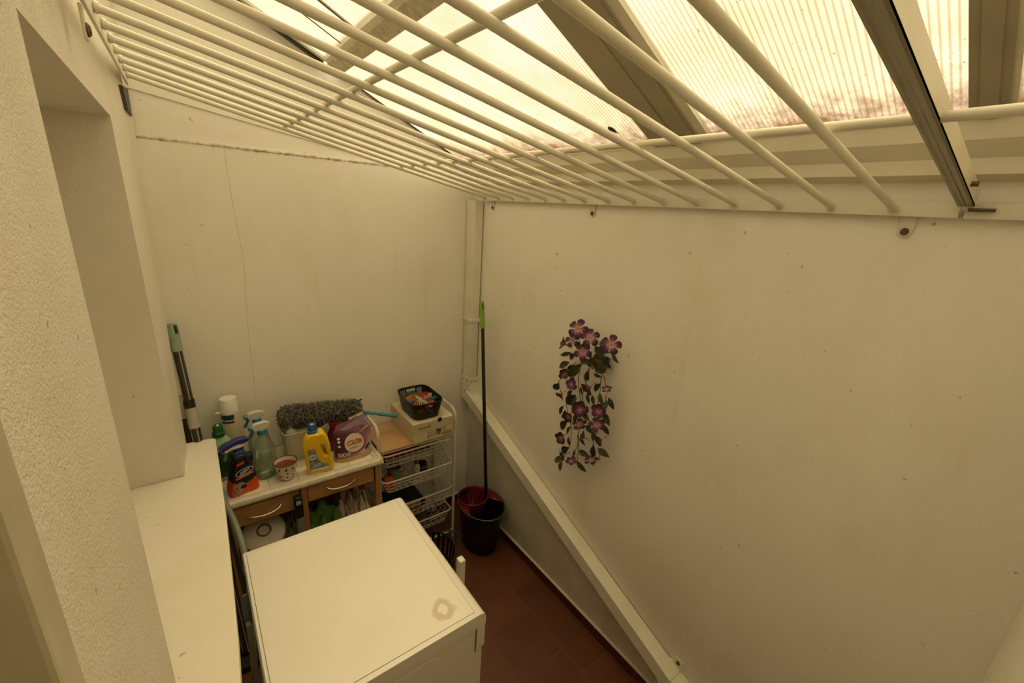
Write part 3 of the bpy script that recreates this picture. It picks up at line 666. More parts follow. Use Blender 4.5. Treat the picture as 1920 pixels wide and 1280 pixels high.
# dark jar
dj = thing('jar', 'small jar with dark teal lid between the clear spray and the cup', 'jar', (-1.262, -.205, TZ))
MB().lathe([(.020, 0), (.022, .004), (.022, .088)], 20).build('body', m_clear('dim_glass', (.62, .62, .52), .4), dj, smooth=True)
MB().lathe([(.023, .086), (.026, .088), (.026, .106), (.023, .110), (0, .110)], 20).build('lid', M('dark_teal', (.10, .17, .17), .35), dj, smooth=True)
# white canister
cn = thing('canister', 'tall white canister with teal label standing against the back wall', 'canister', (-1.300, -.062, TZ))
MB().lathe([(.036, 0), (.0385, .004), (.0375, .20), (.0350, .268)], 32).build('body', M('cream_plastic', (.86, .82, .70), .4), cn, smooth=True)
MB().lathe([(.0362, .262), (.0350, .268), (.0335, .325), (.0310, .329), (0, .329)], 32).build('lid', m_whitep, cn, smooth=True)
MB().box((-.052, -.012, .262), (-.034, .004, .268), .002).build('lid_tab', m_whitep, cn)
def wrap(r, z0, c0=0):
    return lambda x, y, z: (r*math.sin(x/r+c0), -r*math.cos(x/r+c0), y+z0)
g_ = MB(); w = wrap(.0368, 0, -.35); n = 10
g_.add([w(-.026+.052*i/n, z, 0) for z in (.215, .258) for i in range(n+1)], [(i, i+1, n+2+i, n+1+i) for i in range(n)]).build('label_print', M('teal_print', (.07, .24, .29), .45), cn)
txt('Weekend', .0135, wrap(.0373, .232, -.35), True).build('label_text', WHT, cn)
# green detergent bottle
gb = thing('detergent_bottle', 'pale green detergent bottle with dark green cap half hidden by the sill', 'bottle', (-1.352, -.165, TZ))
MB().lathe([(.040, 0), (.047, .006), (.048, .09), (.046, .15), (.036, .185), (.022, .205), (.019, .212)], 28, sx=1, sy=.72, n=2.6).build('body', m_clear('green_hdpe', (.68, .80, .62), .85), gb, smooth=True)
MB().lathe([(.0235, .205), (.0235, .222), (.0195, .224), (.0175, .252), (.0155, .255), (0, .255)], 24).build('cap', M('green_cap', (.08, .33, .13), .35), gb, smooth=True)
MB().box((-.003, -.012, .2545), (.004, .004, .2562), .0005).build('cap_dot', WHT, gb)
w = MB(); w.lathe([(.0485, .02), (.0492, .022), (.0485, .14), (.0475, .142)], 28, sx=1, sy=.73, n=2.6, cap=False).build('label_print', M('dark_green_print', (.12, .30, .14), .45, var=.3, vscale=50), gb, smooth=True)
# ceramic cup
cp = thing('ceramic_bowl', 'painted ceramic cup with dark rim holding brown liquid', 'cup', (-1.131, -.309, TZ))
m_cer = M('white_ceramic', (.86, .80, .74), .25, coat=.4)
t = NT('painted_ceramic'); v = mapping(t); sx = t.new('ShaderNodeSeparateXYZ'); t.link(v, sx.inputs[0])
vo = t.new('ShaderNodeTexVoronoi'); vo.inputs['Scale'].default_value = 85; t.link(v, vo.inputs['Vector'])
spots = ramp(t, vo.outputs['Distance'], [(.0, (1, 1, 1)), (.34, (1, 1, 1)), (.40, (0, 0, 0))])
band = ramp(t, sx.outputs[2], [(0, (0, 0, 0)), (.0145, (0, 0, 0)), (.0165, (1, 1, 1)), (.048, (1, 1, 1)), (.050, (0, 0, 0))])
colr = ramp(t, noise(t, 50, 2, v), [(.42, srgb((.30, .12, .12))), (.5, srgb((.22, .20, .22))), (.62, srgb((.55, .22, .16)))])
mm = mix(t, 1.0, spots, band, 'MULTIPLY'); t.link(mix(t, mm, srgb((.86, .80, .74)), colr), t.b.inputs['Base Color']); t.b.inputs['Roughness'].default_value = .25
MB().lathe([(.022, 0), (.028, .003), (.0285, .010), (.033, .022), (.042, .055), (.0475, .084), (.0455, .084), (.040, .055), (.031, .024), (.0, .014)], 36, cap=False).build('bowl', t.m, cp, smooth=True)
MB().tube([(.0468*math.cos(a), .0468*math.sin(a), .0845) for a in [2*math.pi*k/40 for k in range(40)]], .0019, 8, closed=True).build('rim', M('dark_glaze', (.12, .07, .06), .3), cp, smooth=True)
MB().tube([(.0275*math.cos(a), .0275*math.sin(a), .002) for a in [2*math.pi*k/40 for k in range(40)]], .0014, 6, closed=True).build('foot_ring', bpy.data.materials['dark_glaze'], cp, smooth=True)
MB().lathe([(0, .0665), (.0425, .0665)], 36, cap=False).build('liquid', M('brown_liquid', (.45, .22, .10), .12), cp)
for k in range(10):
    a = 2*math.pi*k/10+.2
    MB().add([(.0455*math.cos(a+q), .0455*math.sin(a+q), z) for q, z in ((-.12, .060), (.0, .056), (.10, .070), (-.02, .072))], [(0, 1, 2, 3)]).build('painted_leaf', bpy.data.materials['dark_glaze'], cp)
# translucent storage bin with things in it
BX0, BX1, BY0, BY1, BZ = -1.112, -.930, -.200, -.045, .150
bn = thing('storage_bin', 'cloudy white plastic bin at the back of the tiled table under the duster', 'bin', ((BX0+BX1)/2, (BY0+BY1)/2, TZ))
mbn = m_clear('cloudy_plastic', (.84, .82, .72), .62)
hx, hy = (BX1-BX0)/2, (BY1-BY0)/2
MB().lathe([(.90, .001), (1, .10), (1.02, .148)], 48, sx=hx, sy=hy, n=8, cap=False).build('walls', mbn, bn, smooth=True)
MB().lathe([(0, .001), (.90, .001)], 48, sx=hx, sy=hy, n=8, cap=False).build('base', mbn, bn)
ringp = []
for k in range(48):
    a = 2*math.pi*k/48; q = (abs(math.cos(a))**8+abs(math.sin(a))**8)**(-1/8); ringp.append((hx*1.03*q*math.cos(a), hy*1.03*q*math.sin(a), .149))
MB().tube(ringp, .0028, 6, closed=True).build('rim', m_lgrey, bn, smooth=True)
wbt = thing('bottle', 'small white bottle with open neck standing in the cloudy bin', 'bottle', (-1.072, -.135, TZ+.002))
MB().lathe([(.024, 0), (.027, .003), (.027, .118), (.022, .138), (.0105, .146), (.0100, .160), (.0125, .162), (.0125, .170), (.009, .171), (.008, .165)], 26, cap=False).build('body', m_whitep, wbt, smooth=True)
bx = MB().box((-.060, -.003, 0), (.050, .003, .135), .001).xf(Matrix.Rotation(R(-14), 4, 'X')); o = bx.build('leaflet', M('paper', (.82, .80, .72), .7)); o.location = (-1.010, -.172, TZ+.004)
tag(o, 'printed white card leaning inside the front of the cloudy bin', 'card')
pb = thing('packet', 'dull green and grey packet inside the cloudy bin', 'packet', (-1.03, -.10, TZ+.002))
MB().box((-.035, -.018, 0), (.035, .018, .105), .006).build('pouch', M('mottled_green', (.42, .46, .34), .5, var=.5, vscale=40), pb)
rc = thing('red_bottle', 'dark red plastic bottle with open wide neck behind the purple pouch', 'bottle', (-.885, -.165, TZ))
MB().lathe([(.028, 0), (.032, .004), (.032, .085), (.020, .112), (.0185, .118)], 24).build('body', M('dark_red_plastic', (.42, .06, .07), .35), rc, smooth=True)
MB().lathe([(.0175, .115), (.0195, .118), (.0195, .148), (.0155, .149), (.0145, .12), (0, .118)], 24, cap=False).build('neck', M('red_plastic', (.60, .08, .09), .35), rc, smooth=True)
# purple laundry capsule pouch
pc = thing('laundry_pouch', 'purple laundry capsule pouch printed with red lettering on a white disc', 'pouch', (-.833, -.285, TZ), R(2))
t = NT('pouch_print'); v = mapping(t); n = noise(t, 8, 3, v, .5, .6); sx = t.new('ShaderNodeSeparateXYZ'); t.link(v, sx.inputs[0])
ad = t.new('ShaderNodeMath', operation='MULTIPLY_ADD'); t.link(sx.outputs[0], ad.inputs[0]); ad.inputs[1].default_value = 3.6; t.link(n, ad.inputs[2])
sb = t.new('ShaderNodeMath', operation='MULTIPLY_ADD'); t.link(sx.outputs[2], sb.inputs[0]); sb.inputs[1].default_value = -3.2; t.link(ad.outputs[0], sb.inputs[2])
cb = ramp(t, sb.outputs[0], [(0, srgb((.30, .10, .20))), (.15, srgb((.36, .16, .27))), (.38, srgb((.60, .42, .54))), (.62, srgb((.78, .70, .68))), (.75, srgb((.62, .44, .55)))])
fo = ramp(t, sx.outputs[2], [(0, (1, 1, 1)), (.018, (1, 1, 1)), (.022, (0, 0, 0))])
t.link(mix(t, fo, cb, srgb((.70, .60, .38))), t.b.inputs['Base Color']); t.b.inputs['Roughness'].default_value = .3
vs = []; fs = []; NU, NV = 20, 14
def pouch(u, v, side):   # u -1..1, v 0..1
    hw = .087*(1+.03*v); z = v*(.150+.004*math.sin(5*u))
    dth = .036*(1-v)**.55*(1-abs(u)**4*.75)+.003
    return (u*hw+.006*v, side*dth+.003*math.sin(7*u+4*v)*v*(1-v)*2+.012*v, z)
for sd_ in (-1, 1):
    for j in range(NV+1):
        for i in range(NU+1): vs.append(pouch(i/NU*2-1, j/NV, sd_))
N_ = (NU+1)*(NV+1)
for q in (0, N_):
    for j in range(NV):
        for i in range(NU): a = q+j*(NU+1)+i; fs.append((a, a+1, a+NU+2, a+NU+1))
for j in range(NV):
    for i in (0, NU): a = j*(NU+1)+i; fs.append((a, a+NU+1, N_+a+NU+1, N_+a))
for i in range(NU): fs.append((i, i+1, N_+i+1, N_+i)); a = NV*(NU+1)+i; fs.append((a, a+1, N_+a+1, N_+a))
MB().add(vs, fs).build('pouch_body', t.m, pc, smooth=True)
def on(x, z, e=.0012):   # point on pouch front
    v = max(0, min(1, z/.150)); p = pouch((x-.006*v)/.087/(1+.03*v), v, -1); return (x, p[1]-e, z)
def dec(poly, e=.0012):
    cx = sum(p[0] for p in poly)/len(poly); cz = sum(p[1] for p in poly)/len(poly)
    vs = [on(cx, cz, e)]; fs = []; n = len(poly)
    for s in (.5, 1): vs += [on(cx+(p[0]-cx)*s, cz+(p[1]-cz)*s, e) for p in poly]
    for k in range(n): fs.append((0, 1+k, 1+(k+1) % n)); fs.append((1+k, n+1+k, n+1+(k+1) % n, 1+(k+1) % n))
    return MB().add(vs, fs)
dec([(x, z) for x, z in ell(.008, .080, .050, .046, 32)], .0010).build('logo_arc', M('crimson_print', (.62, .14, .17), .4), pc)
dec(ell(.003, .085, .046, .044, 32), .0016).build('logo_disc', M('disc_print', (.84, .81, .70), .4), pc)
txt('COLON', .027, lambda x, y, z: on(x*.76+.003, y*1.2+.088+x*.05, .0030), True).build('logo_text', RED, pc)
txt('3X', .026, lambda x, y, z: on(x*.9-.062, y+.036+x*.05, .0022), True).build('print_text', WHT, pc)
dec([(-.044,.040),(-.020,.042),(-.020,.045),(-.044,.043)], .0016).build('print_line', WHT, pc); dec([(-.044,.031),(-.022,.033),(-.022,.036),(-.044,.034)], .0016).build('print_line', WHT, pc)
dec([(-.024,.062),(.022,.065),(.022,.067),(-.024,.064)], .0030).build('print_line', M('green_line', (.3, .4, .2), .5), pc)
for zz in (.118, .102, .080): dec(ell(-.066, zz, .0065, .006, 14)).build('print_dot', WHT, pc)
dec([(.050,.048),(.062,.058),(.076,.064),(.081,.056),(.070,.046),(.056,.038),(.050,.040)], .0018).build('capsule_print', M('capsule_blue', (.20, .21, .30), .3), pc)
dec([(.022,.118),(.084,.142),(.088,.150),(.022,.127)], .0014).build('gold_stripe', M('gold_print', (.74, .56, .22), .4), pc)
MB().hexa([(-.080, .008, .146), (.090, .008, .146), (.090, .011, .146), (-.080, .011, .146), (-.060, .045, .160), (.075, .060, .182), (.075, .063, .182), (-.060, .048, .160)]).build('open_flap', M('pouch_inner', (.36, .17, .23), .4, var=.2, vscale=60), pc)
MB().hexa([(.005, .052, .172), (.080, .059, .184), (.080, .062, .184), (.005, .055, .172), (.005, .058, .182), (.080, .066, .194), (.080, .069, .194), (.005, .061, .182)]).build('torn_strip', M('torn_print', (.70, .62, .52), .5, var=.5, vscale=150), pc)
# fluffy duster lying across the bin
du = thing('duster', 'fluffy grey microfibre duster with light blue handle lying across the bin', 'duster', (-.93, -.10, .95))
A_, B_ = Vector((-1.118, -.115, .962)), Vector((-.738, -.120, .915))
dv = (B_-A_); Ld = dv.length; dv.normalize(); e1 = dv.cross(Vector((0, 0, 1))).normalized(); e2 = e1.cross(dv)
rad = lambda u: .054*min(1, (min(u, 1-u)*9+.35))**.5
cr = MB(); cr.tube([A_+dv*Ld*k/12 for k in range(13)], [rad(k/12)*.80 for k in range(13)], 16)
cr.build('core', M('duster_core', (.25, .24, .21), .9), du, True, True)
random.seed(5); tf = MB()
for k in range(2600):
    u = random.random(); a = random.uniform(0, 2*math.pi); r0 = rad(u)*.72; r1 = rad(u)*random.uniform(.95, 1.28)
    d1 = e1*math.cos(a)+e2*math.sin(a); a2 = a+random.uniform(-.35, .35); d2 = e1*math.cos(a2)+e2*math.sin(a2)
    p0 = A_+dv*Ld*u+d1*r0; p1 = A_+dv*(Ld*u+random.uniform(-.014, .014))+d2*r1+Vector((0, 0, -.004)); pm = (p0+p1)/2+Vector((random.uniform(-.004, .004), 0, .003))
    sdv = d1.cross(dv)*.0034; s2 = dv*.0034
    tf.add([p0+sdv, p0-sdv, p0+s2, pm+sdv, pm-sdv, pm+s2, p1], [(0, 1, 4, 3), (1, 2, 5, 4), (2, 0, 3, 5), (3, 4, 6), (4, 5, 6), (5, 3, 6)])
tf.build('microfibre_pile', M('microfibre', (.50, .475, .42), .95, var=.35, vscale=70), du, True, kind='stuff')
m_sky = M('light_blue_plastic', (.30, .58, .68), .4)
H0, H1 = Vector((-.75, -.12, .905)), Vector((-.545, -.135, .832))
MB().tube([H0, H0.lerp(H1, .5), H0.lerp(H1, .52), H1], [.0085, .0085, .0100, .0105], 14).build('handle', m_sky, du, True, True)
MB().tube([(-.752, -.10, .945), (-.722, -.095, .958)], .0045, 6).build('clip', m_black, du, True)

# ================================================================ BASKET TROLLEY
tr = thing('basket_trolley', 'white tube trolley with four wire baskets and a pale wooden top', 'trolley', (-.48, -.15, 0))
TX0, TX1, TY0, TY1 = -.706, -.262, -.288, -.020
def uframe(x):
    r = .055; zt_ = .868; p = [(x, TY0, 0.0), (x, TY0, zt_-r)]+[(x, TY0+r-r*math.cos(R(a)), zt_-r+r*math.sin(R(a))) for a in range(15, 91, 15)]
    p += [(x, TY1-r+r*math.sin(R(a)), zt_-r+r*math.cos(R(a))) for a in range(0, 91, 15)]+[(x, TY1, 0.0)]
    return MB().tube(p, .0088, 12)
for x in (TX0, TX1): uframe(x).build('side_frame', m_wire, tr, True, True)
for y in (TY0, TY1):
    MB().tube([(TX0, y, .05), (TX1, y, .05)], .007, 10).build('bottom_rail', m_wire, tr, True, True)
    MB().tube([(TX0, y, .718), (TX1, y, .718)], .0068, 10).build('top_rail', m_wire, tr, True, True)
MB().box((TX0+.010, TY0-.010, .724), (TX1-.010, TY1+.01, .736), .002).build('top_board', m_board, tr, True)
m_thin = M('basket_wire', (.84, .82, .76), .4)
def basket(zr, zb, yo):
    x0, x1, y0, y1 = TX0+.016, TX1-.016, TY0-.006-yo, TY1-.01-yo; rc_ = .03
    def loop(x0, x1, y0, y1, z, rr):
        p = []
        for (cx, cy, a0) in ((x1-rr, y1-rr, 0), (x0+rr, y1-rr, 90), (x0+rr, y0+rr, 180), (x1-rr, y0+rr, 270)):
            p += [(cx+rr*math.cos(R(a0+q)), cy+rr*math.sin(R(a0+q)), z) for q in range(0, 91, 18)]
        return p
    t = MB().tube(loop(x0, x1, y0, y1, zr, rc_), .0048, 8, closed=True).build('basket_rim', m_wire, tr, True, True)
    w = MB(); ins = .026; h = zr-zb
    lv = [(.33, ins*.33), (.66, ins*.66), (1, ins)]
    for f, i_ in lv: w.tube(loop(x0+i_, x1-i_, y0+i_, y1-i_, zr-h*f, rc_), .0019, 5, closed=True)
    n = 10
    for k in range(n+1):
        x = x0+.022+(x1-x0-.044)*k/n; xb = x0+ins+.012+(x1-x0-2*ins-.024)*k/n
        w.tube([(x, y0, zr), (xb, y0+ins, zb), (xb, y1-ins, zb), (x, y1, zr)], .0017, 5)
    for k in range(6):
        y = y0+.022+(y1-y0-.044)*k/5; yb_ = y0+ins+.012+(y1-y0-2*ins-.024)*k/5
        w.tube([(x0, y, zr), (x0+ins, yb_, zb), (x1-ins, yb_, zb), (x1, y, zr)], .0017, 5)
    w.build('basket_wires', m_thin, t, smooth=True).data.transform(Matrix.Translation((.48, .15, 0)))
    for x in (TX0+.008, TX1-.008): MB().tube([(x, TY0+.004, zr-.008), (x, TY1, zr-.008)], .004, 6).build('runner', m_wire, tr, True)
for zr, zb, yo in ((.695, .610, -.004), (.545, .465, .012), (.372, .262, .010), (.212, .128, .004)): basket(zr, zb, yo)
# contents of the baskets
def boxthing(name, label, cat, a, b, m, bev=.004, parts=None, rot=0):
    t = thing(name, label, cat, ((a[0]+b[0])/2, (a[1]+b[1])/2, a[2]), rot)
    h = ((b[0]-a[0])/2, (b[1]-a[1])/2, b[2]-a[2])
    MB().box((-h[0], -h[1], 0), (h[0], h[1], h[2]), bev).build('body', m, t)
    if parts: parts(t, h)
    return t
def band(m, z0, z1):
    return lambda t, h: MB().box((-h[0]-.0005, -h[1]-.0005, z0), (h[0]+.0005, h[1]+.0005, z1)).build('printed_band', m, t)
boxthing('carton', 'red and cream carton lying in the top wire basket', 'carton', (-.655, -.235, .613), (-.470, -.12, .668), M('carton_red', (.50, .12, .11), .5), parts=band(M('carton_cream', (.75, .70, .6), .5), .0, .014))
boxthing('carton', 'small pale green carton at the right of the top wire basket', 'carton', (-.455, -.225, .613), (-.390, -.12, .672), M('carton_green', (.58, .62, .46), .5), parts=band(m_dark, .02, .03))
boxthing('packet', 'grey packet at the far left of the top wire basket', 'packet', (-.668, -.115, .613), (-.56, -.06, .66), m_grey, parts=band(WHT, .01, .03))
def cyl(name, label, cat, x, y, z, prof, m, parts=None):
    t = thing(name, label, cat, (x, y, z)); MB().lathe(prof, 22, cap=False).build('body', m, t, smooth=True)
    if parts: parts(t)
    return t
cyl('spray_bottle', 'small silver-capped white bottle standing in the second wire basket', 'bottle', -.470, -.225, .468, [(0, 0), (.018, .001), (.019, .07), (.010, .085), (.009, .09)], m_lgrey,
    lambda t: MB().lathe([(.011, .088), (.012, .09), (.012, .118), (.009, .122), (0, .122)], 16).build('cap', m_steel, t, smooth=True))
cyl('enamel_mug', 'grey enamel mug in the second wire basket', 'mug', -.580, -.165, .468, [(0, 0), (.036, .002), (.038, .07), (.036, .07), (.034, .006)], m_grey, lambda t: MB().tube([(.037, 0, .055), (.060, 0, .048), (.060, 0, .025), (.037, 0, .018)], .004, 8).build('handle', m_grey, t, smooth=True))
cyl('plate', 'dark plate leaning in the left of the second wire basket', 'plate', -.640, -.20, .470, [(0, 0), (.03, .001), (.042, .012), (.040, .013), (.02, .004)], m_dark, lambda t: MB().box((-.05, -.006, .016), (.03, .006, .020), .002).build('fork', m_steel, t))
cyl('cap', 'black cap lying beside the silver-capped bottle', 'cap', -.412, -.175, .468, [(.0, .05), (.025, .048), (.028, .03), (.034, .0), (0, 0)], m_black, lambda t: MB().lathe([(.029, .022), (.031, .022), (.031, .03), (.029, .03)], 20).build('band', m_grey, t))
boxthing('carton', 'orange carton at the left of the second wire basket', 'carton', (-.668, -.265, .468), (-.622, -.235, .535), m_or, parts=band(m_lgrey, .045, .055))
boxthing('tray', 'dark navy tray lying in the third wire basket', 'tray', (-.630, -.26, .290), (-.43, -.06, .318), M('navy_plastic', (.07, .11, .13), .4), parts=band(m_black, .018, .022))
boxthing('cloth', 'tan folded rag at the front of the third wire basket', 'cloth', (-.560, -.268, .266), (-.465, -.235, .33), m_cloth('tan_rag', (.60, .48, .34)), .012, parts=band(M('rust_stripe', (.55, .26, .14), .7), .02, .034))
boxthing('cloth', 'brown folded rag in the lowest wire basket', 'cloth', (-.560, -.25, .132), (-.40, -.07, .175), m_cloth('brown_rag', (.34, .27, .17)), .012, parts=band(m_dark, .02, .026))

# ---- cardboard box on the trolley
cbx = thing('cardboard_box', 'cream lidded shoe box on the trolley top under the black basket', 'box', (-.4075, -.155, .736), R(0))
m_card = M('cream_card', (.84, .79, .65), .7, var=.04, vscale=20)
MB().box((-.117, -.153, 0), (.117, .148, .09), .002).build('base', m_card, cbx)
lidm = NT('lined_card'); v = mapping(lidm); w = lidm.new('ShaderNodeTexWave', bands_direction='Y'); w.inputs['Scale'].default_value = 19; lidm.link(v, w.inputs['Vector'])
lidm.link(mix(lidm, ramp(lidm, w.outputs['Fac'], [(.85, (0, 0, 0)), (.95, (.35, .35, .35))]), srgb((.86, .81, .67)), srgb((.60, .54, .42))), lidm.b.inputs['Base Color']); lidm.b.inputs['Roughness'].default_value = .7
MB().box((-.120, -.156, .062), (.120, .151, .1145), .002).build('lid', lidm.m, cbx)
m_print = M('brown_print', (.45, .36, .25), .7)
txt('GEOXCRM', .017, lambda x, y, z: (x*.85-.055, -.1565, y+.083), True).build('lid_text', m_print, cbx)
txt('GEOXCRM', .010, lambda x, y, z: (-.1206, -x+.10, y+.088)).build('side_text', m_print, cbx)
MB().lathe([(0, 0), (.013, 0), (.013, .001), (0, .001)], 20, cap=False).xf(Matrix.Translation((.035, -.1562, .110)) @ Matrix.Rotation(R(90), 4, 'X')).build('finger_hole', m_black, cbx)
# shipping label patches on the front
for a, b, z0, z1, m in ((-.038, .010, .012, .050, m_lgrey), (.014, .045, .020, .055, M('label_olive', (.55, .52, .36), .6, var=.5, vscale=120)), (.050, .075, .034, .058, m_lgrey), (.050, .110, .008, .030, M('label_straw', (.66, .60, .38), .6))):
    flat([(a, z0), (b, z0), (b, z1), (a, z1)], -.1535).build('shipping_label', m, cbx)
for a, z, w_ in ((-.032, .018, .004), (.020, .044, .018), (.066, .042, .004), (.034, .022, .003)):
    flat([(a, z), (a+w_, z), (a+w_, z+.008), (a, z+.008)], -.1538).build('printed_mark', NAVY, cbx)
# ---- black perforated basket
bk = thing('plastic_basket', 'black perforated plastic basket of clothes pegs on the shoe box', 'basket', (-.4255, -.172, .8506), R(0))
bm = bmesh.new(); NU, NV = 112, 12; HZ = .098
def bpt(a, f):
    sx_, sy_ = (.076+.016*f), (.106+.020*f); n_ = 5; ca, sa = math.cos(a), math.sin(a); q = (abs(ca)**n_+abs(sa)**n_)**(-1/n_)
    return (sx_*q*ca, sy_*q*sa, HZ*f)
rows = []
fr = [0, .10, .2, .3, .4, .48, .56, .64, .72, .80, .90, .96, 1]
# even spacing by arc length round the rounded rectangle
an = []; tot = 0; samp = [bpt(2*math.pi*k/2000, 1) for k in range(2001)]; cum = [0]
for k in range(2000): cum.append(cum[-1]+math.dist(samp[k], samp[k+1]))
j = 0
for k in range(NU):
    while cum[j] < cum[-1]*k/NU: j += 1
    an.append(2*math.pi*j/2000)
for f in fr: rows.append([bm.verts.new(bpt(a, f)) for a in an])
def onend(a): return abs(math.sin(a)) > .76
for j in range(len(fr)-1):
    for k in range(NU):
        p = bpt(an[k], 1); q = bpt(an[(k+1) % NU], 1); mx_ = (p[0]+q[0])/2; end = abs((p[1]+q[1])/2) > .118
        if end and abs(mx_) < .030 and j in (8, 9): continue            # hand slots
        if end and abs(mx_) >= .034 and abs(mx_) < .078 and 4 <= j <= 9 and (j+k) % 2 == 0: continue
        if end and abs(mx_) < .034 and 3 <= j <= 6 and (j+k) % 2 == 0: continue
        bm.faces.new((rows[j][k], rows[j][(k+1) % NU], rows[j+1][(k+1) % NU], rows[j+1][k]))
bm.faces.new([rows[0][k] for k in range(NU)])
o = MB().bm(bm).build('shell', m_black, bk); md = o.modifiers.new('s', 'SOLIDIFY'); md.thickness = .0022; md.offset = 0
MB().tube([bpt(a, 1) for a in an], .0032, 8, closed=True).build('rim', m_black, bk, smooth=True)
# ---- clothes pegs
PC = {'orange': (.80, .42, .16), 'amber': (.78, .52, .14), 'salmon': (.80, .42, .33), 'pale green': (.74, .80, .52), 'red': (.66, .16, .14), 'pink': (.74, .38, .42), 'teal': (.20, .44, .44), 'lilac grey': (.45, .44, .50), 'cream': (.84, .76, .60)}
pegs = {}
def peg_master(cn_):
    t = thing('clothes_peg', cn_+' plastic clothes peg lying in the black basket', 'clothes peg', (0, 0, 0), 0, cn_+' clothes pegs in the black basket')
    m = M('peg_'+cn_, PC[cn_], .4)
    for s in (-1, 1):
        MB().prism([(-.040, s*.0008+(0 if s > 0 else -.0035)), (.0, s*.004), (.034, s*.0015), (.040, s*.0095), (.0, s*.0085), (-.036, s*.0048)], 'z', -.0055, .0055).build('jaw', m, t)
    MB().tube([(0, -.009, 0), (.002, -.0098, .001), (.002, .0098, .001), (0, .009, 0)], .0016, 6).build('spring', m_steel, t)
    return t
plist = [('orange', -.045, .035, 40), ('orange', -.028, .052, 15), ('amber', -.052, .012, 160), ('amber', -.060, .030, 30), ('salmon', -.018, .030, 5), ('salmon', -.010, .046, 170), ('red', .022, .022, 20), ('red', .012, .002, 80), ('pink', .028, .0, 150), ('pink', .018, -.022, 100), ('teal', .0, .066, 60), ('teal', .046, -.040, 12), ('teal', .038, -.052, 20), ('teal', -.006, .078, 140), ('lilac grey', -.044, -.006, 170), ('lilac grey', -.030, -.016, 20), ('pale green', -.004, -.004, 88), ('pale green', .006, -.030, 95), ('pale green', -.016, -.040, 70), ('pale green', .002, -.058, 110), ('cream', .044, .028, 140), ('cream', .050, .016, 30), ('cream', .034, .040, 100), ('salmon', -.034, -.045, 30), ('pink', .030, -.078, 60), ('pink', .010, -.082, 100), ('salmon', .052, .060, 50), ('red', .048, .048, 10)]
random.seed(11)
seen_ = {}
for k, (cn_, px_, py_, a) in enumerate(plist):
    if cn_ not in pegs: pegs[cn_] = peg_master(cn_); t = pegs[cn_]
    else:
        t = pegs[cn_].copy(); COL.objects.link(t)
        for ch in pegs[cn_].children: c2 = ch.copy(); COL.objects.link(c2); c2.parent = t
    side_ = ('back' if py_ > .035 else 'front' if py_ < -.035 else 'middle')+(' left' if px_ < -.02 else ' right' if px_ > .02 else ' centre')
    t['label'] = cn_+' plastic clothes peg on top, '+side_+' of the black basket, '+('crosswise' if 45 < a % 180 < 135 else 'slanting' if 20 < a % 180 < 160 else 'lengthwise'); t['group'] = 'clothes pegs in the black basket'; seen_.setdefault(t['label'], []).append((py_, t))
    t.location = (-.4255+px_, -.172+py_, .8506+.062+.0035*(k % 4)+.004*random.random())
    t.rotation_euler = (R(random.uniform(-25, 25)), R(random.uniform(-14, 14)), R(a))
for l_, q_ in seen_.items():
    if len(q_) == 2:
        q_.sort(key=lambda e: e[0])
        for w_, (_, t) in zip(('the nearer one', 'the farther one'), q_): t['label'] = l_[:l_.rindex(',')]+', '+w_
for k in range(10):   # hidden lower layer that carries the visible pegs
    cn_ = list(PC)[k % 9]; t = pegs[cn_].copy(); COL.objects.link(t)
    for ch in pegs[cn_].children: c2 = ch.copy(); COL.objects.link(c2); c2.parent = t
    t['label'] = cn_+' clothes peg buried in the lower layer of the black basket'; t['group'] = 'buried clothes pegs in the black basket'; t.location = (-.4255+(-.030+.02*(k % 4)), -.172+(-.055+.05*(k//4)+.008*(k % 2)), .8506+.012+.012*(k % 3)); t.rotation_euler = (0, 0, R(37*k))

# ================================================================ MOP BUCKET AND MOP
bc = thing('mop_bucket', 'black oval mop bucket with red wringer standing in the back corner', 'bucket', (-.150, -.420, 0))
m_bk = M('bucket_black', (.022, .02, .02), .45)
MB().lathe([(0, .002), (.085, .002), (.092, .006), (.100, .12), (.116, .272), (.124, .276), (.124, .286), (.116, .286), (.112, .276), (.094, .10), (.085, .010), (0, .008)], 44, sx=1.0, sy=1.34, n=2.2, cap=False).build('body', m_bk, bc, smooth=True)
m_rd = M('wringer_red', (.42, .05, .05), .4)
MB().lathe([(.030, .175), (.060, .20), (.082, .268), (.086, .292), (.092, .292), (.088, .262), (.066, .195), (.034, .17)], 32, (-.012, .070), cap=False).build('wringer_cone', m_rd, bc, smooth=True)
MB().tube([(-.012+.090*math.cos(R(a)), .07+.090*math.sin(R(a)), .294) for a in range(0, 360, 10)], .0042, 8, closed=True).build('wringer_ring', m_rd, bc, smooth=True)
for k in range(16):
    a = 2*math.pi*k/16; ca, sa = math.cos(a), math.sin(a)
    MB().hexa([(-.012+ca*.046-sa*.0025, .07+sa*.046+ca*.0025, .19), (-.012+ca*.046+sa*.0025, .07+sa*.046-ca*.0025, .19), (-.012+ca*.064+sa*.0025, .07+sa*.064-ca*.0025, .19), (-.012+ca*.064-sa*.0025, .07+sa*.064+ca*.0025, .19),
               (-.012+ca*.066-sa*.0025, .07+sa*.066+ca*.0025, .268), (-.012+ca*.066+sa*.0025, .07+sa*.066-ca*.0025, .268), (-.012+ca*.084+sa*.0025, .07+sa*.084-ca*.0025, .268), (-.012+ca*.084-sa*.0025, .07+sa*.084+ca*.0025, .268)]).build('wringer_rib', m_rd, bc)
lip = []; 
for k in range(25):
    a = R(-25+k*230/24); lip.append((.126*math.cos(a), .168*math.sin(a)))
inner = [(-.012+.090*math.cos(R(-40+k*260/24)), .070+.090*math.sin(R(-40+k*260/24))) for k in range(25)]
lm = MB(); n = 25
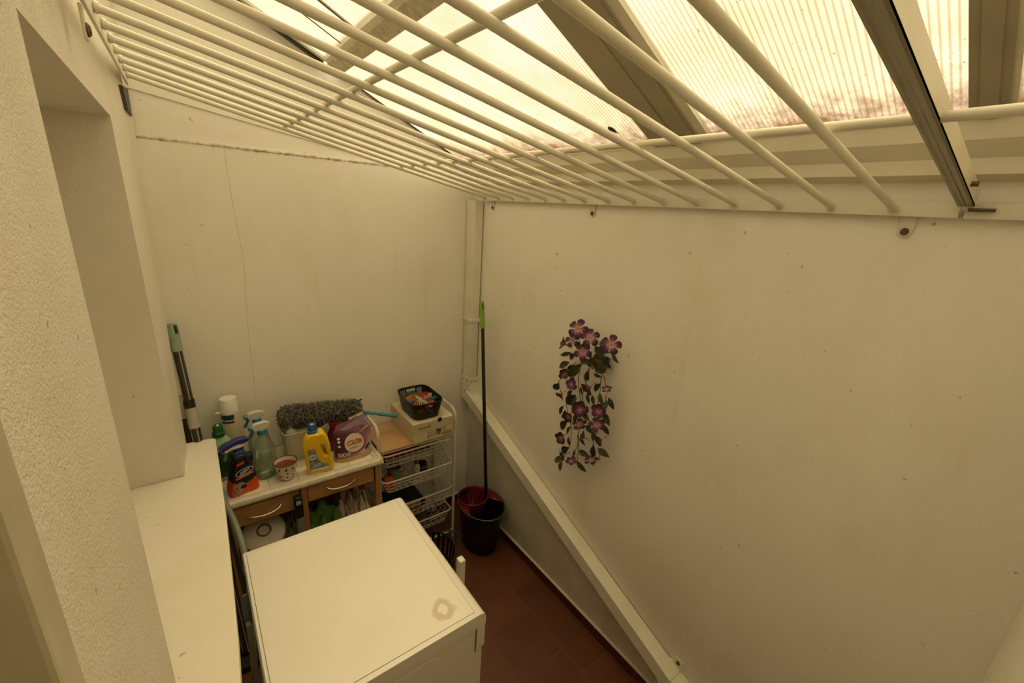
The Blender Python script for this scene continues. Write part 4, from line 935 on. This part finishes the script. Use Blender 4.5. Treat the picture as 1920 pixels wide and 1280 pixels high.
lm.add([(x, y, .291) for x, y in lip]+[(x, y, .291) for x, y in inner]+[(x*1.01, y*1.01, .262) for x, y in lip], [(i, i+1, n+i+1, n+i) for i in range(n-1)]+[(i+1, i, 2*n+i, 2*n+i+1) for i in range(n-1)])
o = lm.build('wringer_lip', m_rd, bc, smooth=True); md = o.modifiers.new('s', 'SOLIDIFY'); md.thickness = .003
MB().tube([(.128*math.cos(R(a)), .172*math.sin(R(a)), .290) for a in range(170, 371, 8)], .0028, 8).build('bail_handle', M('bail_grey', (.33, .32, .29), .4, .3), bc, smooth=True)
lb = MB(); pr_ = []
for i in range(9):
    a = R(-62+i*4.6); q = 1
    for zz in (.150, .198):
        f = (zz-.12)/.152*.016+.1012; pr_.append((f*math.cos(a)*1.012, f*1.34*math.sin(a)*1.012, zz))
lb.add(pr_, [(2*i, 2*i+2, 2*i+3, 2*i+1) for i in range(8)]).build('label_print', M('bucket_label', (.42, .41, .38), .5, var=.5, vscale=110), bc)
mp = thing('mop', 'tall black mop pole with lime green grip leaning in the back corner', 'mop', (-.085, -.40, .012))
T_, F_ = Vector((-.080, -.235, 1.470)), Vector((-.085, -.405, .05)); d = (F_-T_).normalized()
MB().tube([T_+d*.14, F_], .0105, 14).build('pole', M('black_pole', (.04, .04, .045), .25, coat=.5), mp, True, True)
MB().tube([T_, T_+d*.006, T_+d*.03, T_+d*.10, T_+d*.155], [.006, .010, .0125, .0130, .0140], 16).build('grip', M('lime_plastic', (.50, .68, .16), .4), mp, True, True)
MB().tube([T_+d*.012+Vector((-.004, -.011, 0)), T_+d*.045+Vector((-.004, -.0125, 0))], .0028, 8).build('hang_slot', m_dark, mp, True)
MB().lathe([(.012, .0), (.045, .004), (.05, .02), (.02, .06), (.011, .09)], 18, (-.0, .0)).xf(Matrix.Translation((-.085, -.405, .014))).build('mop_head', m_cloth('mop_yarn', (.30, .27, .22)), mp, True, True)
# ================================================================ BLACK LAUNDRY BASKET BEHIND THE WASHER
lbk = thing('laundry_basket', 'black slatted round laundry basket between trolley and washing machine', 'basket', (-.615, -.640, 0))
MB().lathe([(0, .003), (.115, .003), (.118, .012), (.113, .012), (0, .008)], 36, cap=False).build('base', m_bk, lbk, smooth=True)
for z, r_ in ((.02, .119), (.12, .128), (.22, .137), (.335, .148)):
    MB().tube([(r_*math.cos(a), r_*math.sin(a), z) for a in [2*math.pi*k/40 for k in range(40)]], .0055, 6, closed=True).build('hoop', m_bk, lbk, smooth=True)
slat = None
for k in range(30):
    if slat is None:
        slat = MB().hexa([(.116, -.006, .01), (.119, -.006, .01), (.119, .006, .01), (.116, .006, .01), (.146, -.0075, .335), (.149, -.0075, .335), (.149, .0075, .335), (.146, .0075, .335)]).build('slat', m_bk, lbk); s_ = slat
    else: s_ = slat.copy(); COL.objects.link(s_)
    s_.rotation_euler.z = 2*math.pi*k/30
MB().tube([(.148+.055*math.sin(R(a)), .05*math.cos(R(a))+.03, .335-.01*math.sin(R(a))) for a in range(0, 181, 12)], .005, 8).build('handle_loop', m_dark, lbk, smooth=True)
cloth('cloth', 'dark crumpled laundry filling the black slatted basket', (-.615, -.640, .17), .085, .085, .13, m_cloth('black_laundry', (.11, .11, .10)), 5, 5)
bl = thing('grey_ball', 'small grey-green plastic ball beside the foot of the trolley', 'ball', (-.285, -.335, 0))
MB().lathe([(.0, 0)]+[(.020*math.sin(R(a)), .020-.020*math.cos(R(a))) for a in range(15, 180, 15)]+[(0, .04)], 18, cap=False).build('shell', M('moss_plastic', (.22, .25, .17), .5), bl, smooth=True)
MB().lathe([(.0205, .017), (.0208, .02), (.0205, .023)], 18, cap=False).build('seam', m_dark, bl)

# ================================================================ HANGING ARTIFICIAL FLOWERS ON THE RIGHT WALL
FL = [(-0.976, 1.496, 1.25, 0), (-0.954, 1.44, 0.95, 0), (-1.051, 1.478, 1.1, 0), (-1.161, 1.48, 1.15, 0), (-1.019, 1.405, 1.05, 0), (-0.917, 1.409, 0.9, 1), (-0.924, 1.276, 0.75, 1), (-0.983, 1.246, 0.8, 1), (-1.086, 1.277, 1.0, 1), (-1.171, 1.292, 0.55, 2), (-0.924, 1.178, 0.75, 1), (-1.05, 1.16, 1.1, 1), (-0.981, 1.096, 0.85, 1), (-1.146, 1.19, 0.9, 1), (-1.051, 1.076, 0.85, 2), (-1.147, 1.118, 0.95, 2), (-0.957, 0.974, 0.9, 1), (-1.092, 1.034, 0.75, 1), (-1.182, 1.076, 0.8, 1), (-0.985, 0.896, 0.8, 1), (-1.027, 0.877, 0.7, 2), (-1.142, 0.946, 0.8, 2)]
LV = [(-0.932, 1.375, -0.874, 1.344), (-0.963, 1.374, -0.927, 1.349), (-0.931, 1.328, -0.87, 1.285), (-0.962, 1.327, -0.923, 1.291), (-0.991, 1.342, -0.94, 1.261), (-1.006, 1.341, -0.979, 1.316), (-1.049, 1.395, -1.064, 1.362), (-1.062, 1.443, -1.121, 1.413), (-1.085, 1.471, -1.133, 1.444), (-1.102, 1.411, -1.163, 1.379), (-1.044, 1.331, -1.051, 1.284), (-1.074, 1.325, -1.122, 1.326), (-1.026, 1.308, -1.045, 1.276), (-0.877, 1.209, -0.852, 1.166), (-0.964, 1.208, -0.952, 1.149), (-0.99, 1.194, -0.938, 1.128), (-0.999, 1.185, -0.975, 1.128), (-1.013, 1.245, -1.029, 1.211), (-1.056, 1.232, -1.074, 1.188), (-1.082, 1.23, -1.102, 1.194), (-1.12, 1.257, -1.148, 1.21), (-1.168, 1.254, -1.205, 1.218), (-1.158, 1.238, -1.164, 1.197), (-0.921, 1.112, -0.905, 1.062), (-0.935, 1.096, -0.94, 1.056), (-1.038, 1.135, -1.085, 1.112), (-1.009, 1.116, -1.001, 1.064), (-1.154, 1.18, -1.195, 1.142), (-1.155, 1.128, -1.2, 1.099), (-0.955, 1.048, -0.92, 0.991), (-0.982, 1.034, -0.963, 0.986), (-1.069, 1.082, -1.111, 1.064), (-1.117, 1.08, -1.121, 1.03), (-1.047, 1.022, -1.079, 0.984), (-0.973, 0.979, -0.991, 0.938), (-1.021, 0.932, -1.023, 0.902), (-1.044, 0.941, -1.111, 0.95), (-1.124, 1.011, -1.136, 0.958), (-1.147, 1.004, -1.215, 1.004), (-0.981, 0.924, -0.945, 0.873), (-0.963, 0.847, -0.898, 0.814), (-1.036, 0.884, -1.105, 0.867), (-0.951, 0.834, -0.945, 0.778), (-1.155, 1.002, -1.177, 0.992), (-1.156, 1.444, -1.193, 1.413), (-1.012, 1.445, -0.997, 1.419), (-1.08, 1.421, -1.073, 1.371), (-1.067, 1.434, -1.143, 1.441), (-0.987, 1.364, -1.046, 1.367), (-1.024, 1.37, -1.096, 1.361), (-0.921, 1.283, -0.901, 1.247), (-1.121, 1.297, -1.092, 1.253)]
ST = [[(-0.988, 1.391), (-0.991, 1.276), (-1.01, 1.2), (-1.026, 1.146), (-1.015, 1.066), (-1.016, 1.004), (-1.018, 0.94), (-1.0, 0.865)], [(-0.959, 1.336), (-0.877, 1.222), (-0.869, 1.194), (-0.9, 1.155)], [(-0.96, 1.324), (-0.959, 1.228), (-0.934, 1.119), (-0.949, 1.074), (-0.965, 1.018), (-0.974, 0.957), (-0.964, 0.885)], [(-1.082, 1.354), (-1.119, 1.333), (-1.117, 1.265), (-1.113, 1.206), (-1.118, 1.15), (-1.123, 1.098), (-1.114, 1.04), (-1.12, 0.981), (-1.121, 0.928)], [(-1.119, 1.333), (-1.147, 1.282)], [(-1.146, 1.254), (-1.152, 1.199), (-1.113, 1.159)], [(-1.145, 1.006), (-1.165, 0.952)], [(-1.034, 1.337), (-1.025, 1.205), (-1.049, 1.143)], [(-1.016, 1.004), (-1.044, 0.928), (-1.042, 0.884)], [(-1.024, 1.402), (-1.053, 1.355), (-1.043, 1.283)], [(-0.988, 1.391), (-0.951, 1.466)], [(-1.024, 1.402), (-1.026, 1.459)], [(-1.051, 1.411), (-1.134, 1.463)]]
gl = thing('hanging_flowers', 'trailing artificial purple flowers and dark leaves hanging on the right wall', 'flowers', (-.03, -1.06, .87))
t = NT('petal'); c = t.new('ShaderNodeTexCoord'); g = t.new('ShaderNodeVectorMath', operation='LENGTH'); t.link(c.outputs['Object'], g.inputs[0])
pr = ramp(t, g.outputs['Value'], [(0, srgb((.72, .62, .30))), (.007, srgb((.80, .66, .60))), (.016, srgb((.50, .27, .40))), (.026, srgb((.24, .08, .17)))])
t.link(mix(t, 1.0, pr, ramp(t, noise(t, 90, 2, mapping(t)), [(.3, (.75, .72, .75)), (.7, (1.05, 1, 1.05))]), 'MULTIPLY'), t.b.inputs['Base Color']); t.b.inputs['Roughness'].default_value = .75
m_petal = t.m
m_leaf = M('silk_leaf', (.25, .27, .13), .65, var=.25, vscale=60); m_leaf2 = M('silk_leaf_dark', (.17, .19, .10), .65, var=.25, vscale=60)
m_stem = M('plastic_stem', (.26, .25, .15), .6); m_yel = M('stamen', (.62, .60, .22), .7)
def petal_mesh():
    vs = []; fs = []; nu, nv = 6, 5   # along r, across
    for i in range(nu+1):
        r_ = .002+.033*i/nu; w = .0150*(i/nu*.95+.12)**1.0*(1.10-.42*(i/nu)**3)
        for j in range(nv+1):
            s = j/nv*2-1
            x = r_-(.004*(1-abs(s))*.0)-(.006*abs(s)**2.5*(i/nu))
            vs.append((x, s*w*(1+.12*(i/nu)), .010*(i/nu)**.6-.007*(i/nu)**3+.0028*abs(s)*(i/nu)+.0012*math.sin(5*s+i)))
    for i in range(nu):
        for j in range(nv): a = i*(nv+1)+j; fs.append((a, a+1, a+nv+2, a+nv+1))
    return vs, fs
pv, pf = petal_mesh(); pm = {}
def rot_to(nrm, roll):
    return (Vector(nrm).to_track_quat('Z', 'Y').to_matrix().to_4x4() @ Matrix.Rotation(roll, 4, 'Z'))
random.seed(3); BASE = Vector((-.03, -1.06, .87)); pmesh = None
for (y, z, s, f) in FL:
    n = {0: (-.75+random.uniform(-.2, .2), -.45+random.uniform(-.3, .3), .55), 1: (-.7, random.uniform(-.7, .7), random.uniform(-.5, .5)), 2: (-.35, random.uniform(-.3, .3), .95)}[f]
    dx = {0: -.105, 1: -.080, 2: -.07}[f]
    # keep the picture position while moving out from the wall: slide along the line of depth
    fo = MB().tube([(0, 0, -.026), (0, 0, -.012), (0, 0, .001)], [.0012, .0022, .0042], 8).build('flower', m_petal, gl)
    cx, cy, cz = cam.location; k = (dx-cx)/(-.075-cx); p = Vector((dx, cy+(y-cy)*k, cz+(z-cz)*k))-BASE
    sc_ = s*(1.02 if f == 0 else 1.2)
    fo.matrix_local = Matrix.Translation(p) @ rot_to(n, random.uniform(0, 1.2)) @ Matrix.Scale(sc_, 4)
    for j in range(5):
        if pmesh is None: po = MB().add(pv, pf).build('petal', m_petal, fo, smooth=True); pmesh = po.data
        else: po = bpy.data.objects.new('petal', pmesh); COL.objects.link(po); po.parent = fo
        fold = {0: 12, 1: -28, 2: -8}[f]
        po.matrix_local = Matrix.Rotation(2*math.pi*j/5, 4, 'Z') @ Matrix.Rotation(R(-random.uniform(-10, 14)+fold), 4, 'Y')
    st_ = MB().lathe([(0, 0), (.0028, .001), (.002, .006), (0, .007)], 8, cap=False).build('stamen', m_yel, fo)
def leaf_mesh():
    vs = []; fs = []
    prof = [0, .45, .80, .98, 1, .9, .68, .38, .04]
    for i, w in enumerate(prof):
        u = i/8
        for j in (-1, -.5, 0, .5, 1):
            vs.append((u, j*w*.17, .05*math.sin(u*3)+abs(j)*.10*w*.6-.10*u*u))
    for i in range(8):
        for j in range(4): a = i*5+j; fs.append((a, a+1, a+6, a+5))
    return vs, fs
lvv, lvf = leaf_mesh(); lm_ = [None, None]
for k, (y0, z0, y1, z1) in enumerate(LV):
    dx = -.050-.035*random.random(); cx, cy, cz = cam.location
    def pp(y, z, xr, xn): q = (xn-cx)/(xr-cx); return Vector((xn, cy+(y-cy)*q, cz+(z-cz)*q))
    a = pp(y0, z0, -.055, dx); b = pp(y1, z1, -.062, dx+random.uniform(-.02, .015)); d = b-a; L = d.length*1.06
    X = d.normalized(); nn = Vector((-.8, -.25+random.uniform(-.5, .5), .5+random.uniform(-.5, .3))); Y = nn.cross(X).normalized(); Z = X.cross(Y)
    q = k % 2
    if lm_[q] is None: lo = MB().add(lvv, lvf).build('leaf', (m_leaf, m_leaf2)[q], gl, smooth=True); lm_[q] = lo.data
    else: lo = bpy.data.objects.new('leaf', lm_[q]); COL.objects.link(lo); lo.parent = gl
    W_ = max(L, .026)*random.uniform(1.0, 1.35)
    m = Matrix(((X.x*L, Y.x*W_, Z.x*L, 0), (X.y*L, Y.y*W_, Z.y*L, 0), (X.z*L, Y.z*W_, Z.z*L, 0), (0, 0, 0, 1)))
    lo.matrix_local = Matrix.Translation(a-BASE) @ m
for s in ST:
    pts = []
    for i in range(len(s)-1):
        for u in (0, .5): pts.append(Vector((-.045-.01*math.sin(i+u), s[i][0]+(s[i+1][0]-s[i][0])*u+.003*math.sin(9*(i+u)), s[i][1]+(s[i+1][1]-s[i][1])*u)))
    pts.append(Vector((-.05, *s[-1])))
    MB().tube(pts, .0017, 6).build('stem', m_stem, gl, True, True)
# little wall pot that holds them
wp = MB().lathe([(.016, 0), (.022, .004), (.034, .055), (.036, .062), (.032, .062), (.028, .05), (0, .045)], 22, cap=False).xf(Matrix.Translation((-.040, -1.095, 1.335)))
wp.build('wall_pot', M('painted_pot', (.34, .34, .20), .5, var=.5, vscale=60), gl, True, True)
MB().lathe([(0, 0), (.011, .002), (0, .004)], 12, cap=False).xf(Matrix.Translation((-.078, -1.085, 1.362)) @ Matrix.Rotation(R(-90), 4, 'Y')).build('pot_motif', M('orange_motif', (.62, .32, .16), .6), gl, True)
MB().tube([(-.004, -1.09, 1.40), (-.02, -1.09, 1.41), (-.03, -1.09, 1.395)], .0015, 6).build('hook', m_steel, gl, True)
